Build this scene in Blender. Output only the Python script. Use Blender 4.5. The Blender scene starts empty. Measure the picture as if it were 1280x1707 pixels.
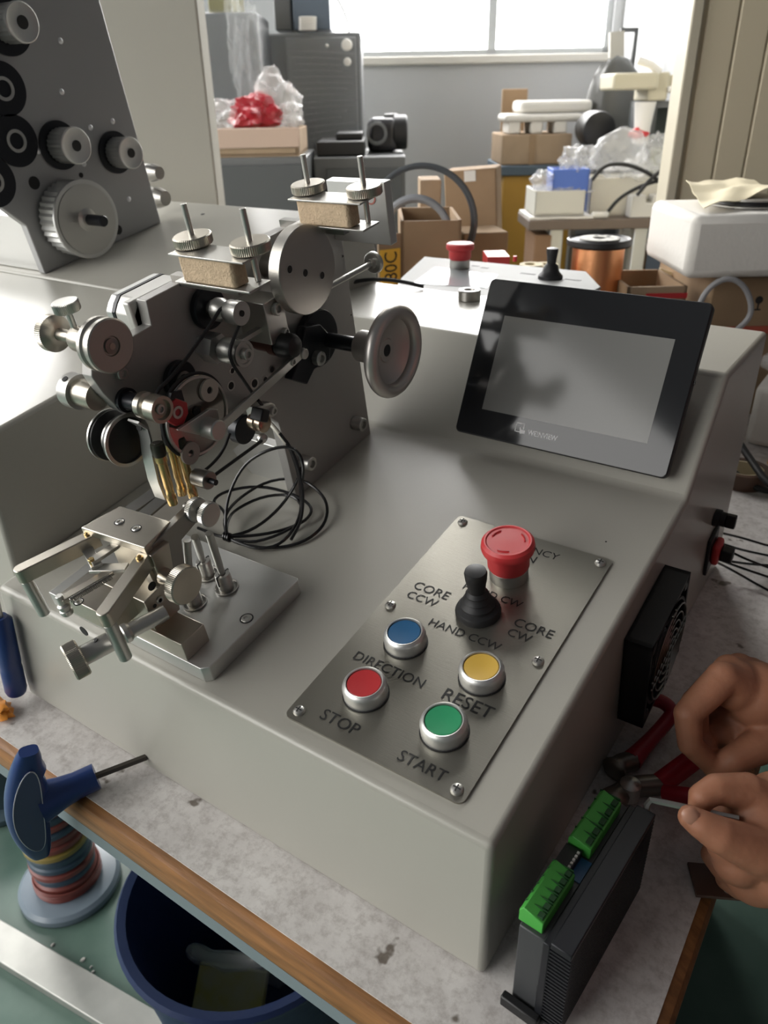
import bpy, bmesh, math, random
from mathutils import Vector, Matrix, noise
random.seed(7)
PI = math.pi
scene = bpy.context.scene
COL = scene.collection

# ---------------------------------------------------------------- camera
# world: table top z = 0, origin at the cabinet's front right bottom corner, x along its front, y towards its back
FPX = 1289.66
CAM = Vector((0.11768, -0.26669, 0.48178))
RC = [Vector((0.8253291, 0.56440466, -0.01671071)),      # image right
      Vector((0.2542901, -0.39794652, -0.88146192)),     # image down
      Vector((-0.50415118, 0.72324681, -0.47195937))]    # viewing direction
cd = bpy.data.cameras.new('camera'); cam = bpy.data.objects.new('camera', cd); COL.objects.link(cam)
cd.sensor_fit = 'VERTICAL'; cd.sensor_height = 36.0; cd.sensor_width = 27.0
cd.lens = FPX / 1707 * 36.0
cd.clip_start = 0.01; cd.clip_end = 60
cd.dof.use_dof = True; cd.dof.focus_distance = 0.56; cd.dof.aperture_fstop = 11.0
m = Matrix.Identity(4)
for i in range(3):
    m[i][0] = RC[0][i]; m[i][1] = -RC[1][i]; m[i][2] = -RC[2][i]; m[i][3] = CAM[i]
cam.matrix_world = m
scene.camera = cam

# ---------------------------------------------------------------- light
w = bpy.data.worlds.new('world'); scene.world = w; w.use_nodes = True
w.node_tree.nodes['Background'].inputs[0].default_value = (0.93, 0.96, 1.0, 1)
w.node_tree.nodes['Background'].inputs[1].default_value = 0.07
vs = scene.view_settings
vs.view_transform = 'Standard'; vs.look = 'None'; vs.gamma = 1.0; vs.use_curve_mapping = False
vs.exposure = 0.20

# ---------------------------------------------------------------- frames
AL = 0.187684; CA, SA = math.cos(AL), math.sin(AL); Z0 = 0.118514
FW = Matrix.Identity(4)
FD = Matrix(((1, 0, 0, 0), (0, CA, -SA, 0), (0, SA, CA, Z0), (0, 0, 0, 1)))       # sloping deck: x, s up the slope, h off the deck
FDI = FD.inverted()
fh = Vector((RC[2].x, RC[2].y, 0)).normalized(); rh = Vector((fh.y, -fh.x, 0))
FR = Matrix(((rh.x, fh.x, 0, CAM.x), (rh.y, fh.y, 0, CAM.y), (0, 0, 1, 0), (0, 0, 0, 1)))  # room: r to the right, d away, z
FRI = FR.inverted()
def ray(u, v):
    return RC[0] * ((u - 640) / FPX) + RC[1] * ((v - 853.5) / FPX) + RC[2]
def onplane(u, v, P, N):
    r = ray(u, v); return CAM + r * ((Vector(P) - CAM).dot(N) / r.dot(N))
def Zp(u, v, z=0.0): return onplane(u, v, (0, 0, z), Vector((0, 0, 1)))
def Xp(u, v, x): return onplane(u, v, (x, 0, 0), Vector((1, 0, 0)))
NV = Vector((0, -SA, CA)); SV = Vector((0, CA, SA))
def Dh(u, v, h): return FDI @ onplane(u, v, Vector((0, 0, Z0)) + NV * h, NV)
def Dx(u, v, x): return FDI @ Xp(u, v, x)
def Ds(u, v, s): return FDI @ onplane(u, v, Vector((0, 0, Z0)) + SV * s, SV)
def rm(u, v, d): return FRI @ onplane(u, v, CAM + fh * d, fh)
def pj(P):
    q = Vector(P) - CAM; z = q.dot(RC[2]); return 640 + FPX * q.dot(RC[0]) / z, 853.5 + FPX * q.dot(RC[1]) / z, z
def xfor(s, h, u):                       # x at which the deck-frame axis (s, h) passes image column u
    a, b = -0.9, 0.1
    for _ in range(50):
        c = (a + b) / 2
        if pj(FD @ Vector((c, s, h)))[0] < u: a = c
        else: b = c
    return (a + b) / 2

# ---------------------------------------------------------------- materials
def nmat(name, col, rough=0.5, metal=0.0, bump=0.0, bscale=200.0, var=0.0, vscale=8.0, vcol=None, spec=0.5, coat=0.0, alpha=1.0, trans=0.0, stretch=None, sss=0.0, ramp=(0.35, 0.7)):
    mt = bpy.data.materials.new(name); mt.use_nodes = True
    nt = mt.node_tree; b = nt.nodes['Principled BSDF']
    b.inputs['Base Color'].default_value = (*col, 1); b.inputs['Roughness'].default_value = rough
    b.inputs['Metallic'].default_value = metal; b.inputs['Specular IOR Level'].default_value = spec
    b.inputs['Coat Weight'].default_value = coat; b.inputs['Alpha'].default_value = alpha
    b.inputs['Transmission Weight'].default_value = trans
    if sss: b.inputs['Subsurface Weight'].default_value = sss; b.inputs['Subsurface Radius'].default_value = (0.006, 0.002, 0.001)
    tc = nt.nodes.new('ShaderNodeTexCoord'); mp = nt.nodes.new('ShaderNodeMapping')
    nt.links.new(tc.outputs['Object'], mp.inputs['Vector'])
    if stretch: mp.inputs['Scale'].default_value = stretch
    if var or vcol:
        n = nt.nodes.new('ShaderNodeTexNoise'); n.inputs['Scale'].default_value = vscale; n.inputs['Detail'].default_value = 6
        r = nt.nodes.new('ShaderNodeValToRGB')
        r.color_ramp.elements[0].position = ramp[0]; r.color_ramp.elements[1].position = ramp[1]
        c2 = vcol if vcol else tuple(c * (1 - var) for c in col)
        r.color_ramp.elements[0].color = (*c2, 1); r.color_ramp.elements[1].color = (*col, 1)
        nt.links.new(mp.outputs[0], n.inputs['Vector']); nt.links.new(n.outputs[0], r.inputs[0]); nt.links.new(r.outputs[0], b.inputs['Base Color'])
    if bump:
        n = nt.nodes.new('ShaderNodeTexNoise'); n.inputs['Scale'].default_value = bscale; n.inputs['Detail'].default_value = 4
        bp = nt.nodes.new('ShaderNodeBump'); bp.inputs['Strength'].default_value = bump; bp.inputs['Distance'].default_value = 0.001
        nt.links.new(mp.outputs[0], n.inputs['Vector']); nt.links.new(n.outputs[0], bp.inputs['Height']); nt.links.new(bp.outputs[0], b.inputs['Normal'])
    return mt
def emat(name, col, s):
    mt = bpy.data.materials.new(name); mt.use_nodes = True; nt = mt.node_tree
    nt.nodes.remove(nt.nodes['Principled BSDF']); e = nt.nodes.new('ShaderNodeEmission')
    e.inputs[0].default_value = (*col, 1); e.inputs[1].default_value = s
    nt.links.new(e.outputs[0], nt.nodes['Material Output'].inputs[0]); return mt

GREY = nmat('grey_enamel', (0.40, 0.388, 0.342), 0.30, bump=0.06, bscale=900, var=0.05, vscale=3)
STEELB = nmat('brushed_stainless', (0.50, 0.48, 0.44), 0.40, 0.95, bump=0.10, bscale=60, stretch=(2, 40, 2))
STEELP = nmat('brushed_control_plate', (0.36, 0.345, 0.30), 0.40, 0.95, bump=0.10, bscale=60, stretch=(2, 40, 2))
STEEL = nmat('machined_steel', (0.55, 0.54, 0.51), 0.36, 0.92, bump=0.03, bscale=300)
STEELD = nmat('oiled_dark_steel', (0.30, 0.29, 0.27), 0.32, 1.0)
NICK = nmat('nickel_plate', (0.54, 0.50, 0.43), 0.33, 1.0, bump=0.03, bscale=200, var=0.08, vscale=60)
SPUN = nmat('spun_aluminium', (0.62, 0.59, 0.56), 0.40, 0.9)
ALU = nmat('aluminium', (0.64, 0.64, 0.62), 0.42, 0.85, bump=0.03, bscale=500)
PLATE = nmat('anodised_plate', (0.40, 0.39, 0.375), 0.45, 0.55, bump=0.03, bscale=500)
CAST = nmat('light_motor_casing', (0.58, 0.57, 0.54), 0.4, 0.3)
BRASS = nmat('brass', (0.62, 0.44, 0.20), 0.25, 1.0)
COPPER = nmat('copper_wire', (0.85, 0.40, 0.20), 0.28, 1.0, bump=0.3, bscale=30, stretch=(1, 1, 60))
BLK = nmat('black_plastic', (0.012, 0.012, 0.013), 0.45, bump=0.05)
BLKM = nmat('black_anodised', (0.015, 0.016, 0.02), 0.32, 0.3)
RUB = nmat('black_rubber', (0.010, 0.010, 0.011), 0.55)
SCRB = nmat('screen_bezel_glass', (0.020, 0.021, 0.023), 0.07, spec=0.35)
LCD = nmat('unlit_lcd', (0.21, 0.21, 0.20), 0.12, spec=0.3)
RED = nmat('red_plastic', (0.62, 0.045, 0.05), 0.38)
REDD = nmat('red_lens', (0.50, 0.035, 0.04), 0.3)
BLU = nmat('blue_lens', (0.02, 0.115, 0.26), 0.3)
YEL = nmat('yellow_lens', (0.72, 0.46, 0.08), 0.3)
GRN = nmat('green_lens', (0.03, 0.30, 0.13), 0.3)
TGRN = nmat('terminal_green', (0.07, 0.38, 0.06), 0.45)
DGRN = nmat('slot_shade_green', (0.008, 0.05, 0.012), 0.7)  # terminal green darkened to paint the shade inside its slots
PCB = nmat('blue_circuit_board', (0.02, 0.10, 0.26), 0.4)
INK = nmat('black_ink', (0.015, 0.015, 0.015), 0.6)
SILK = nmat('silver_print', (0.85, 0.85, 0.85), 0.5)
WHT = nmat('white_plastic', (0.72, 0.70, 0.66), 0.45)
FELT = nmat('tan_felt', (0.62, 0.48, 0.33), 0.95, bump=0.8, bscale=700, var=0.18, vscale=250, spec=0.1)
DHOLE = nmat('hole_shade_black', (0.02, 0.02, 0.02), 0.7)  # near-black paints the shade inside holes, bores and slots
WIREW = nmat('white_cable', (0.66, 0.66, 0.64), 0.4)
CARD = nmat('cardboard', (0.34, 0.235, 0.145), 0.85, bump=0.1, var=0.15, vscale=12, spec=0.2)
CARDL = nmat('pale_cardboard', (0.38, 0.28, 0.19), 0.85, bump=0.1, var=0.15, vscale=12, spec=0.2)
FOAM = nmat('white_foam', (0.66, 0.64, 0.60), 0.85, bump=0.5, bscale=120, spec=0.2)
FILM = nmat('clear_film', (0.80, 0.80, 0.80), 0.16, alpha=0.32, spec=0.8, bump=0.9, bscale=35)
FILM3 = nmat('crinkled_film', (0.80, 0.82, 0.84), 0.16, alpha=0.10, spec=0.7, bump=1.0, bscale=25)
SHIRT = nmat('maroon_work_shirt', (0.085, 0.035, 0.032), 0.8, bump=0.3, bscale=90)
TROUS = nmat('dark_trousers', (0.02, 0.022, 0.028), 0.85)
HAIR = nmat('black_hair', (0.012, 0.010, 0.009), 0.6)
FILM2 = nmat('stretch_wrap', (0.75, 0.78, 0.80), 0.13, alpha=0.06, spec=0.6, bump=1.0, bscale=9, stretch=(1, 1, 6))
REDBAG = nmat('red_bag', (0.36, 0.018, 0.03), 0.35, bump=0.6, bscale=40)
WALL = nmat('grey_white_wall', (0.50, 0.51, 0.52), 0.9, bump=0.1, bscale=40, var=0.06, vscale=2)
PILLAR = nmat('beige_pillar', (0.40, 0.385, 0.335), 0.9, var=0.06, vscale=3)
CREAM = nmat('cream_panel', (0.62, 0.55, 0.40), 0.5, var=0.05, vscale=3)
FLOOR = nmat('green_floor_paint', (0.075, 0.135, 0.11), 0.35, bump=0.2, bscale=60, vcol=(0.13, 0.20, 0.165), var=0.2, vscale=9)
CABD = nmat('dark_grey_cabinet', (0.075, 0.08, 0.085), 0.45)
CABM = nmat('mid_grey_cabinet', (0.12, 0.125, 0.13), 0.4)
WOOD = nmat('orange_wood_edging', (0.36, 0.165, 0.055), 0.45, var=0.45, vscale=30, stretch=(0.6, 6, 6), bump=0.3, bscale=80)
DWOOD = nmat('dark_table_top', (0.16, 0.12, 0.095), 0.5)
ORANGE = nmat('ochre_cabinet', (0.42, 0.23, 0.03), 0.55)
SLATE = nmat('slate_blue_board', (0.07, 0.10, 0.13), 0.6)
BIN = nmat('blue_bin', (0.08, 0.16, 0.52), 0.45)
BUCKET = nmat('blue_plastic_bucket', (0.012, 0.025, 0.085), 0.4, bump=0.4, bscale=90)
HANDLE = nmat('blue_tool_handle', (0.018, 0.045, 0.17), 0.3)
HANDP = nmat('blue_handle_pad', (0.05, 0.065, 0.15), 0.42)
SKIN = nmat('skin', (0.42, 0.185, 0.105), 0.55, bump=0.35, bscale=260, var=0.22, vscale=35, sss=0.12)
NAIL = nmat('nail', (0.48, 0.25, 0.17), 0.35)
REDH = nmat('red_dipped_grip', (0.42, 0.012, 0.03), 0.4)
TOOL = nmat('tool_steel', (0.28, 0.25, 0.22), 0.4, 0.9)
YLAB = nmat('yellow_label', (0.80, 0.50, 0.06), 0.7)
PAPER = nmat('cream_paper', (0.70, 0.62, 0.43), 0.8)
IVORY = nmat('ivory_casing', (0.52, 0.48, 0.36), 0.5)
CLEART = nmat('clear_tube', (0.80, 0.80, 0.80), 0.15, alpha=0.35, spec=0.8)
BROWNP = nmat('brown_phenolic', (0.10, 0.055, 0.04), 0.5)
WIRER = nmat('red_wire', (0.22, 0.055, 0.045), 0.4); WIREB = nmat('teal_wire', (0.045, 0.08, 0.12), 0.4)
WIREY = nmat('yellow_wire', (0.30, 0.22, 0.05), 0.4); GREYC = nmat('grey_cable', (0.30, 0.30, 0.31), 0.5)
ORNG = nmat('orange_foil', (0.75, 0.28, 0.04), 0.4)
WINDOW = emat('window_daylight', (1.0, 0.985, 0.96), 14.0); WINDOWL = emat('side_window_daylight', (1.0, 0.985, 0.955), 5.3)

def tabletop():
    mt = nmat('worn_white_laminate', (0.60, 0.585, 0.56), 0.5, bump=0.15, bscale=150)
    nt = mt.node_tree; b = nt.nodes['Principled BSDF']; tc = nt.nodes.new('ShaderNodeTexCoord')
    def noise_(sc, det, rgh=0.6):
        n = nt.nodes.new('ShaderNodeTexNoise'); n.inputs['Scale'].default_value = sc; n.inputs['Detail'].default_value = det; n.inputs['Roughness'].default_value = rgh
        nt.links.new(tc.outputs['Object'], n.inputs['Vector']); return n
    def ramp(n, p0, p1, c0, c1):
        r = nt.nodes.new('ShaderNodeValToRGB'); r.color_ramp.elements[0].position = p0; r.color_ramp.elements[1].position = p1
        r.color_ramp.elements[0].color = (*c0, 1); r.color_ramp.elements[1].color = (*c1, 1); nt.links.new(n.outputs[0], r.inputs[0]); return r
    def mul(a, c):
        x = nt.nodes.new('ShaderNodeMix'); x.data_type = 'RGBA'; x.blend_type = 'MULTIPLY'; x.inputs[0].default_value = 1
        nt.links.new(a.outputs[0] if a.bl_idname != 'ShaderNodeMix' else a.outputs[2], x.inputs[6]); nt.links.new(c.outputs[0], x.inputs[7]); return x
    a = ramp(noise_(14, 8, 0.75), 0.36, 0.62, (0.58, 0.55, 0.53), (0.76, 0.735, 0.71))
    c = ramp(noise_(130, 6, 0.7), 0.33, 0.55, (0.72, 0.70, 0.69), (1, 1, 1))
    d = ramp(noise_(38, 3, 0.5), 0.27, 0.315, (0.28, 0.25, 0.22), (1, 1, 1))
    x = mul(mul(a, c), d)
    nt.links.new(x.outputs[2], b.inputs['Base Color']); return mt
TABLE = tabletop()

# ---------------------------------------------------------------- mesh builder
def wloc(o):
    v = Vector((0, 0, 0))
    while o: v += o.location; o = o.parent
    return v
class G:
    def __init__(s, F=FW): s.F = F; s.v = []; s.f = []
    def add(s, vs, fs):
        n = len(s.v); s.v += [s.F @ Vector(p) for p in vs]; s.f += [tuple(i + n for i in f) for f in fs]; return s
    def box(s, x0, x1, y0, y1, z0, z1):
        return s.add([(x0, y0, z0), (x1, y0, z0), (x1, y1, z0), (x0, y1, z0), (x0, y0, z1), (x1, y0, z1), (x1, y1, z1), (x0, y1, z1)],
                     [(3, 2, 1, 0), (4, 5, 6, 7), (0, 1, 5, 4), (1, 2, 6, 5), (2, 3, 7, 6), (3, 0, 4, 7)])
    def prism(s, pts, ax, a0, a1):
        # pts: 2-D outline in the two axes other than ax (in x,y,z order)
        def mk(p, a):
            l = list(p); l.insert(ax, a); return tuple(l)
        n = len(pts); vs = [mk(p, a0) for p in pts] + [mk(p, a1) for p in pts]
        return s.add(vs, [tuple(range(n))[::-1], tuple(range(n, 2 * n))] + [(i, (i + 1) % n, n + (i + 1) % n, n + i) for i in range(n)])
    def lathe(s, p0, axis, prof, seg=28, teeth=0, td=0.0, closed_ends=True):
        # prof: (radius, distance along axis)
        p0 = Vector(p0); a = Vector(axis).normalized(); t = Vector((0, 0, 1)) if abs(a.z) < 0.9 else Vector((1, 0, 0))
        e1 = a.cross(t).normalized(); e2 = a.cross(e1)
        vs = []; fs = []
        for r, d in prof:
            for i in range(seg):
                rr = r - (td if (teeth and i % 2 and r > td * 2) else 0)
                q = 2 * PI * i / seg; vs.append(p0 + a * d + (e1 * math.cos(q) + e2 * math.sin(q)) * rr)
        for k in range(len(prof) - 1):
            for i in range(seg):
                j = (i + 1) % seg; fs.append((k * seg + i, k * seg + j, (k + 1) * seg + j, (k + 1) * seg + i))
        if closed_ends:
            fs.append(tuple(range(seg))[::-1]); fs.append(tuple(range((len(prof) - 1) * seg, len(prof) * seg)))
        return s.add(vs, fs)
    def cyl(s, p0, p1, r, seg=24, r2=None, teeth=0, td=0):
        p0 = Vector(p0); p1 = Vector(p1); L = (p1 - p0).length
        c = min(r * 0.12, L * 0.1)
        if r2 is None: return s.lathe(p0, p1 - p0, [(r - c, 0), (r, c), (r, L - c), (r - c, L)], seg, teeth, td)
        return s.lathe(p0, p1 - p0, [(r, 0), (r2, L)], seg)
    def ring(s, p0, axis, ri, ro, L, seg=32):
        return s.lathe(p0, axis, [(ri, 0), (ro, 0), (ro, L), (ri, L), (ri, 0)], seg, closed_ends=False)
    def tube(s, pts, r, seg=8, closed=False, smooth=0):
        P = [Vector(p) for p in pts]
        for _ in range(smooth):
            Q = [] if closed else [P[0]]
            n = len(P)
            for i in range(n if closed else n - 1):
                a, b = P[i], P[(i + 1) % n]; Q += [a * .75 + b * .25, a * .25 + b * .75]
            if not closed: Q.append(P[-1])
            P = Q
        n = len(P); vs = []; fs = []; up = None
        for i in range(n):
            t = (P[(i + 1) % n] - P[i - 1]) if closed else (P[min(i + 1, n - 1)] - P[max(i - 1, 0)])
            t.normalize()
            if up is None: up = t.cross(Vector((0.31, 0.2, 0.93))).normalized()
            up = (up - t * up.dot(t)).normalized(); b = t.cross(up)
            rr = r[min(i, len(r) - 1)] if isinstance(r, (list, tuple)) else r
            for k in range(seg):
                q = 2 * PI * k / seg; vs.append(P[i] + (up * math.cos(q) + b * math.sin(q)) * rr)
        for i in range(n if closed else n - 1):
            for k in range(seg):
                j = (k + 1) % seg; i2 = (i + 1) % n; fs.append((i * seg + k, i * seg + j, i2 * seg + j, i2 * seg + k))
        if not closed: fs.append(tuple(range(seg))[::-1]); fs.append(tuple(range((n - 1) * seg, n * seg)))
        return s.add(vs, fs)
    def bar(s, p0, p1, wv, hv):
        # box beam from p0 to p1 with half-extent vectors wv, hv
        p0, p1, wv, hv = map(Vector, (p0, p1, wv, hv))
        vs = [p + wv * a + hv * b for p in (p0, p1) for a, b in ((-1, -1), (1, -1), (1, 1), (-1, 1))]
        return s.add(vs, [(3, 2, 1, 0), (4, 5, 6, 7), (0, 1, 5, 4), (1, 2, 6, 5), (2, 3, 7, 6), (3, 0, 4, 7)])
    def blob(s, c, rad, amp=0.15, fr=2.0, seed=0, sub=4, flat=False):
        bm = bmesh.new(); bmesh.ops.create_icosphere(bm, subdivisions=sub, radius=1.0)
        vs = []
        for v in bm.verts:
            p = v.co.copy(); k = 1 + amp * (noise.noise(p * fr + Vector((seed * 7.1, seed, 3))) + 0.6 * abs(noise.noise(p * fr * 2.7 + Vector((seed, 9, seed)))))
            p = Vector((p.x * rad[0], p.y * rad[1], p.z * rad[2])) * k
            if flat and p.z < -rad[2] * 0.55: p.z = -rad[2] * 0.55
            vs.append(Vector(c) + p)
        fs = [tuple(v.index for v in f.verts) for f in bm.faces]; bm.free()
        return s.add(vs, fs)
    def build(s, name, mat, parent=None, bevel=0.0, bseg=2, angle=35, label=None, cat=None, group=None, kind=None, subsurf=0):
        me = bpy.data.meshes.new(name)
        if parent is not None: o0 = wloc(parent)
        else:
            xs = [p.x for p in s.v]; ys = [p.y for p in s.v]; o0 = Vector(((min(xs) + max(xs)) / 2, (min(ys) + max(ys)) / 2, min(p.z for p in s.v)))
        me.from_pydata([p - o0 for p in s.v], [], s.f); me.materials.append(mat)
        bm = bmesh.new(); bm.from_mesh(me); bmesh.ops.recalc_face_normals(bm, faces=bm.faces); bm.to_mesh(me); bm.free()
        for p in me.polygons: p.use_smooth = True
        me.set_sharp_from_angle(angle=math.radians(angle))
        o = bpy.data.objects.new(name, me); COL.objects.link(o)
        if parent is not None: o.parent = parent
        else: o.location = o0
        if bevel:
            b = o.modifiers.new('bevel', 'BEVEL'); b.width = bevel; b.segments = bseg; b.limit_method = 'ANGLE'; b.angle_limit = math.radians(35)
            b.harden_normals = False
        if subsurf:
            b = o.modifiers.new('sub', 'SUBSURF'); b.levels = subsurf; b.render_levels = subsurf
        if label: o['label'] = label
        if cat: o['category'] = cat
        if group: o['group'] = group
        if kind: o['kind'] = kind
        return o
def thing(name, label, cat, loc, group=None):
    o = bpy.data.objects.new(name, None); COL.objects.link(o); o.location = loc; o.empty_display_size = 0.02
    o['label'] = label; o['category'] = cat
    if group: o['group'] = group
    return o
FONTM = {}
def text_geo(body, size=1.0, bold=False):
    # mesh of a line of letters in the xy plane, centred, cap height about 0.7 * size
    cu = bpy.data.curves.new('lettering', 'FONT'); cu.body = body; cu.align_x = 'CENTER'; cu.align_y = 'CENTER'; cu.size = size; cu.resolution_u = 3
    if bold: cu.offset = size * 0.012
    ob = bpy.data.objects.new('lettering_tmp', cu); COL.objects.link(ob)
    dg = bpy.context.evaluated_depsgraph_get(); me = ob.evaluated_get(dg).to_mesh()
    vs = [v.co.copy() for v in me.vertices]; fs = [tuple(p.vertices) for p in me.polygons]
    ob.evaluated_get(dg).to_mesh_clear(); bpy.data.objects.remove(ob); bpy.data.curves.remove(cu)
    return vs, fs
def letters(name, body, c, ex, ey, width, mat, parent, F=FW, cap=None, bold=False):
    vs, fs = text_geo(body, 1.0, bold); x0 = min(v.x for v in vs); x1 = max(v.x for v in vs); y0 = min(v.y for v in vs); y1 = max(v.y for v in vs)
    k = width / (x1 - x0); ky = (cap / (y1 - y0)) if cap else k
    c = Vector(c); ex = Vector(ex); ey = Vector(ey); mx = (x0 + x1) / 2; my = (y0 + y1) / 2
    g = G(F); g.add([c + ex * ((v.x - mx) * k) + ey * ((v.y - my) * ky) for v in vs], fs)
    return g.build(name, mat, parent)
def rrect(x0, x1, y0, y1, r, n=5):
    pts = []
    for cx, cy, a in ((x1 - r, y0 + r, -90), (x1 - r, y1 - r, 0), (x0 + r, y1 - r, 90), (x0 + r, y0 + r, 180)):
        for i in range(n + 1):
            q = math.radians(a + 90 * i / n); pts.append((cx + r * math.cos(q), cy + r * math.sin(q)))
    return pts
# ================================================================ the setting
G(FR).box(-6, 5, -3.4, 6, -0.80, -0.75).build('floor', FLOOR, kind='structure', label='green painted workshop floor')
WD = 4.2
wl = rm(520, 60, WD).x; wr = rm(1020, 60, WD).x; sill = rm(800, 92, WD).z; top = 3.4; cr = rm(1036, 60, WD).x
wb = G(FR)
wb.box(-3.4, cr, WD, WD + .12, -.75, sill).box(-3.4, cr, WD, WD + .12, top, 3.8)
wb.box(-3.4, -3.25, WD, WD + .12, sill, top).box(-.85, wl, WD, WD + .12, sill, top).box(wr, cr, WD, WD + .12, sill, top)
wb.build('wall_back', WALL, kind='structure', label='pale grey back wall under the bright window')
wn = G(FR); wn.box(wl, wr, WD + .02, WD + .07, sill, sill + .025).box(wl, wr, WD + .02, WD + .07, top - .04, top)
mu = rm(822, 40, WD).x
wn.box(mu - .02, mu + .02, WD + .02, WD + .07, sill, top).box(wr - .03, wr, WD + .02, WD + .07, sill, top).box(wl, wl + .03, WD + .02, WD + .07, sill, top)
window = wn.build('window_1', nmat('window_frame', (0.45, 0.47, 0.48), 0.5), kind='structure', label='bright overexposed window with grey frame')
G(FR).box(wl + .03, mu - .02, WD + .05, WD + .055, sill + .025, top - .04).build('pane', WINDOW, window)
G(FR).box(mu + .02, wr - .03, WD + .05, WD + .055, sill + .025, top - .04).build('pane', WINDOW, window)
w3 = G(FR).box(-3.25, -.85, WD + .02, WD + .07, sill, sill + .03).box(-3.25, -.85, WD + .02, WD + .07, top - .04, top).box(-2.07, -2.03, WD + .02, WD + .07, sill, top).build('window_3', bpy.data.materials['window_frame'], kind='structure', label='tall bright window in the back wall left of the pillar')
for a0, a1 in ((-3.25, -2.07), (-2.03, -.85)): G(FR).box(a0, a1, WD + .05, WD + .055, sill + .03, top - .04).build('pane', WINDOW, w3)
CURT = nmat('sheer_curtain', (0.85, 0.87, 0.88), 0.8, alpha=0.35)
for u0, u1 in ((672, 690), (915, 935)):
    a0 = rm(u0, 40, WD).x; a1 = rm(u1, 40, WD).x
    cg = G(FR); n = 8
    for i in range(n):
        x0 = a0 + (a1 - a0) * i / n; cg.box(x0, x0 + (a1 - a0) / n * .8, WD + .025 + .01 * (i % 2), WD + .03 + .01 * (i % 2), sill + .03, top - .05)
    cg.build('curtain', CURT, window)
G(FR).box(wl - .03, wr + .02, WD - .03, WD + .02, sill - .035, sill).build('trim_1', nmat('sill_paint', (0.62, 0.60, 0.55), 0.6), kind='structure', bevel=.005, label='painted window sill')
G(FR).box(cr, cr + .1, 1.9, WD + .12, -.75, 3.8).build('wall_right', WALL, kind='structure', label='pale grey side wall behind the cream panel')
# left wall with the second, out-of-frame window that lights the bench from the left
LW = -3.4
lw = G(FR); lw.box(LW - .1, LW, -3.2, WD, -.75, .35).box(LW - .1, LW, -3.2, WD, 2.8, 3.0).box(LW - .1, LW, -3.2, -3.0, .35, 2.8).box(LW - .1, LW, 2.0, WD, .35, 2.8)
lw.build('wall_left', WALL, kind='structure', label='pale grey wall to the left with a wide window')
wf = G(FR).box(LW - .08, LW - .02, -3.0, 2.0, .35, .39).box(LW - .08, LW - .02, -3.0, 2.0, 2.76, 2.8).box(LW - .08, LW - .02, -.52, -.48, .39, 2.76)
w2 = wf.build('window_2', nmat('window_frame_left', (0.45, 0.47, 0.48), 0.5), kind='structure', label='wide window in the left wall')
for d0, d1 in ((-3.0, -.52), (-.48, 2.0)):
    G(FR).box(LW - .06, LW - .055, d0, d1, .39, 2.76).build('pane', WINDOWL, w2)
# pillar
pr0 = rm(120, 200, 1.75).x; pr1 = rm(360, 300, 1.75).x
G(FR).box(pr0, pr1, 1.75, 1.83, -.75, 3.8).build('wall_pillar', PILLAR, kind='structure', bevel=.004, label='beige end wall behind the pulley plate')
# cream ribbed partition
pe = rm(1130, 300, 1.75); pg = G(FR); pg.box(pe.x, pe.x + .9, 1.76, 1.80, -.75, 2.2)
part = pg.build('wall_partition', CREAM, kind='structure', bevel=.004, label='cream ribbed metal partition panel')
for k in range(14):
    r0 = pe.x + .012 + k * .063; G(FR).box(r0, r0 + .0595, 1.755, 1.7602, -.74, 2.19).build('plank', CREAM, part, bevel=.003)
G(FR).box(pe.x - .022, pe.x, 1.745, 1.81, -.75, 2.2).build('trim_2', nmat('partition_edge', (0.50, 0.46, 0.36), 0.5), kind='structure', bevel=.003, label='cream edge post of the ribbed partition')

# ================================================================ workbench
TX0, TX1, TY0, TY1 = -1.36, 0.103, -0.055, 0.78
bench = thing('workbench', 'worn white laminate workbench with orange wooden edging', 'table', (-.5, .45, -.75))
G().box(TX0, TX1 - .006, TY0 + .008, TY1, -.03, 0).build('table_top', TABLE, bench)
def edging(p0, p1, out):
    # rounded wooden strip along an edge
    p0 = Vector(p0); p1 = Vector(p1); o = Vector(out); g = G(); prof = [(-.008, -.001), (.0, -.001), (.006, -.004), (.0085, -.010), (.0085, -.024), (.006, -.030), (-.008, -.030)]
    n = len(prof); vs = [p + o * a + Vector((0, 0, b)) for p in (p0, p1) for a, b in prof]
    return g.add(vs, [tuple(range(n)), tuple(range(n, 2 * n))[::-1]] + [(i, (i + 1) % n, n + (i + 1) % n, n + i) for i in range(n)])
edging((TX0, TY0 + .008, 0), (TX1, TY0 + .008, 0), (0, -1, 0)).build('edge_strip', WOOD, bench, label='orange-brown worn wooden edging')
edging((TX1 - .006, TY0 + .01, 0), (TX1 - .006, TY1, 0), (1, 0, 0)).build('edge_strip', WOOD, bench)
G().box(TX0 + .02, TX1 - .012, TY0 + .002, TY0 + .03, -.045, -.0305).build('rail', nmat('pale_blue_rail', (0.19, 0.235, 0.25), 0.5), bench)
G().box(.055, .065, .02, .76, -.75, -.031).build('light_block_panel', CABD, bench)  # unseen panel added under the bench to block light from the left
for x, y in ((TX1 - .07, .60), (TX0 + .08, .4), (TX0 + .08, .70)):
    G().box(x - .02, x + .02, y - .02, y + .02, -.75, -.03).build('leg', CABM, bench)

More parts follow.
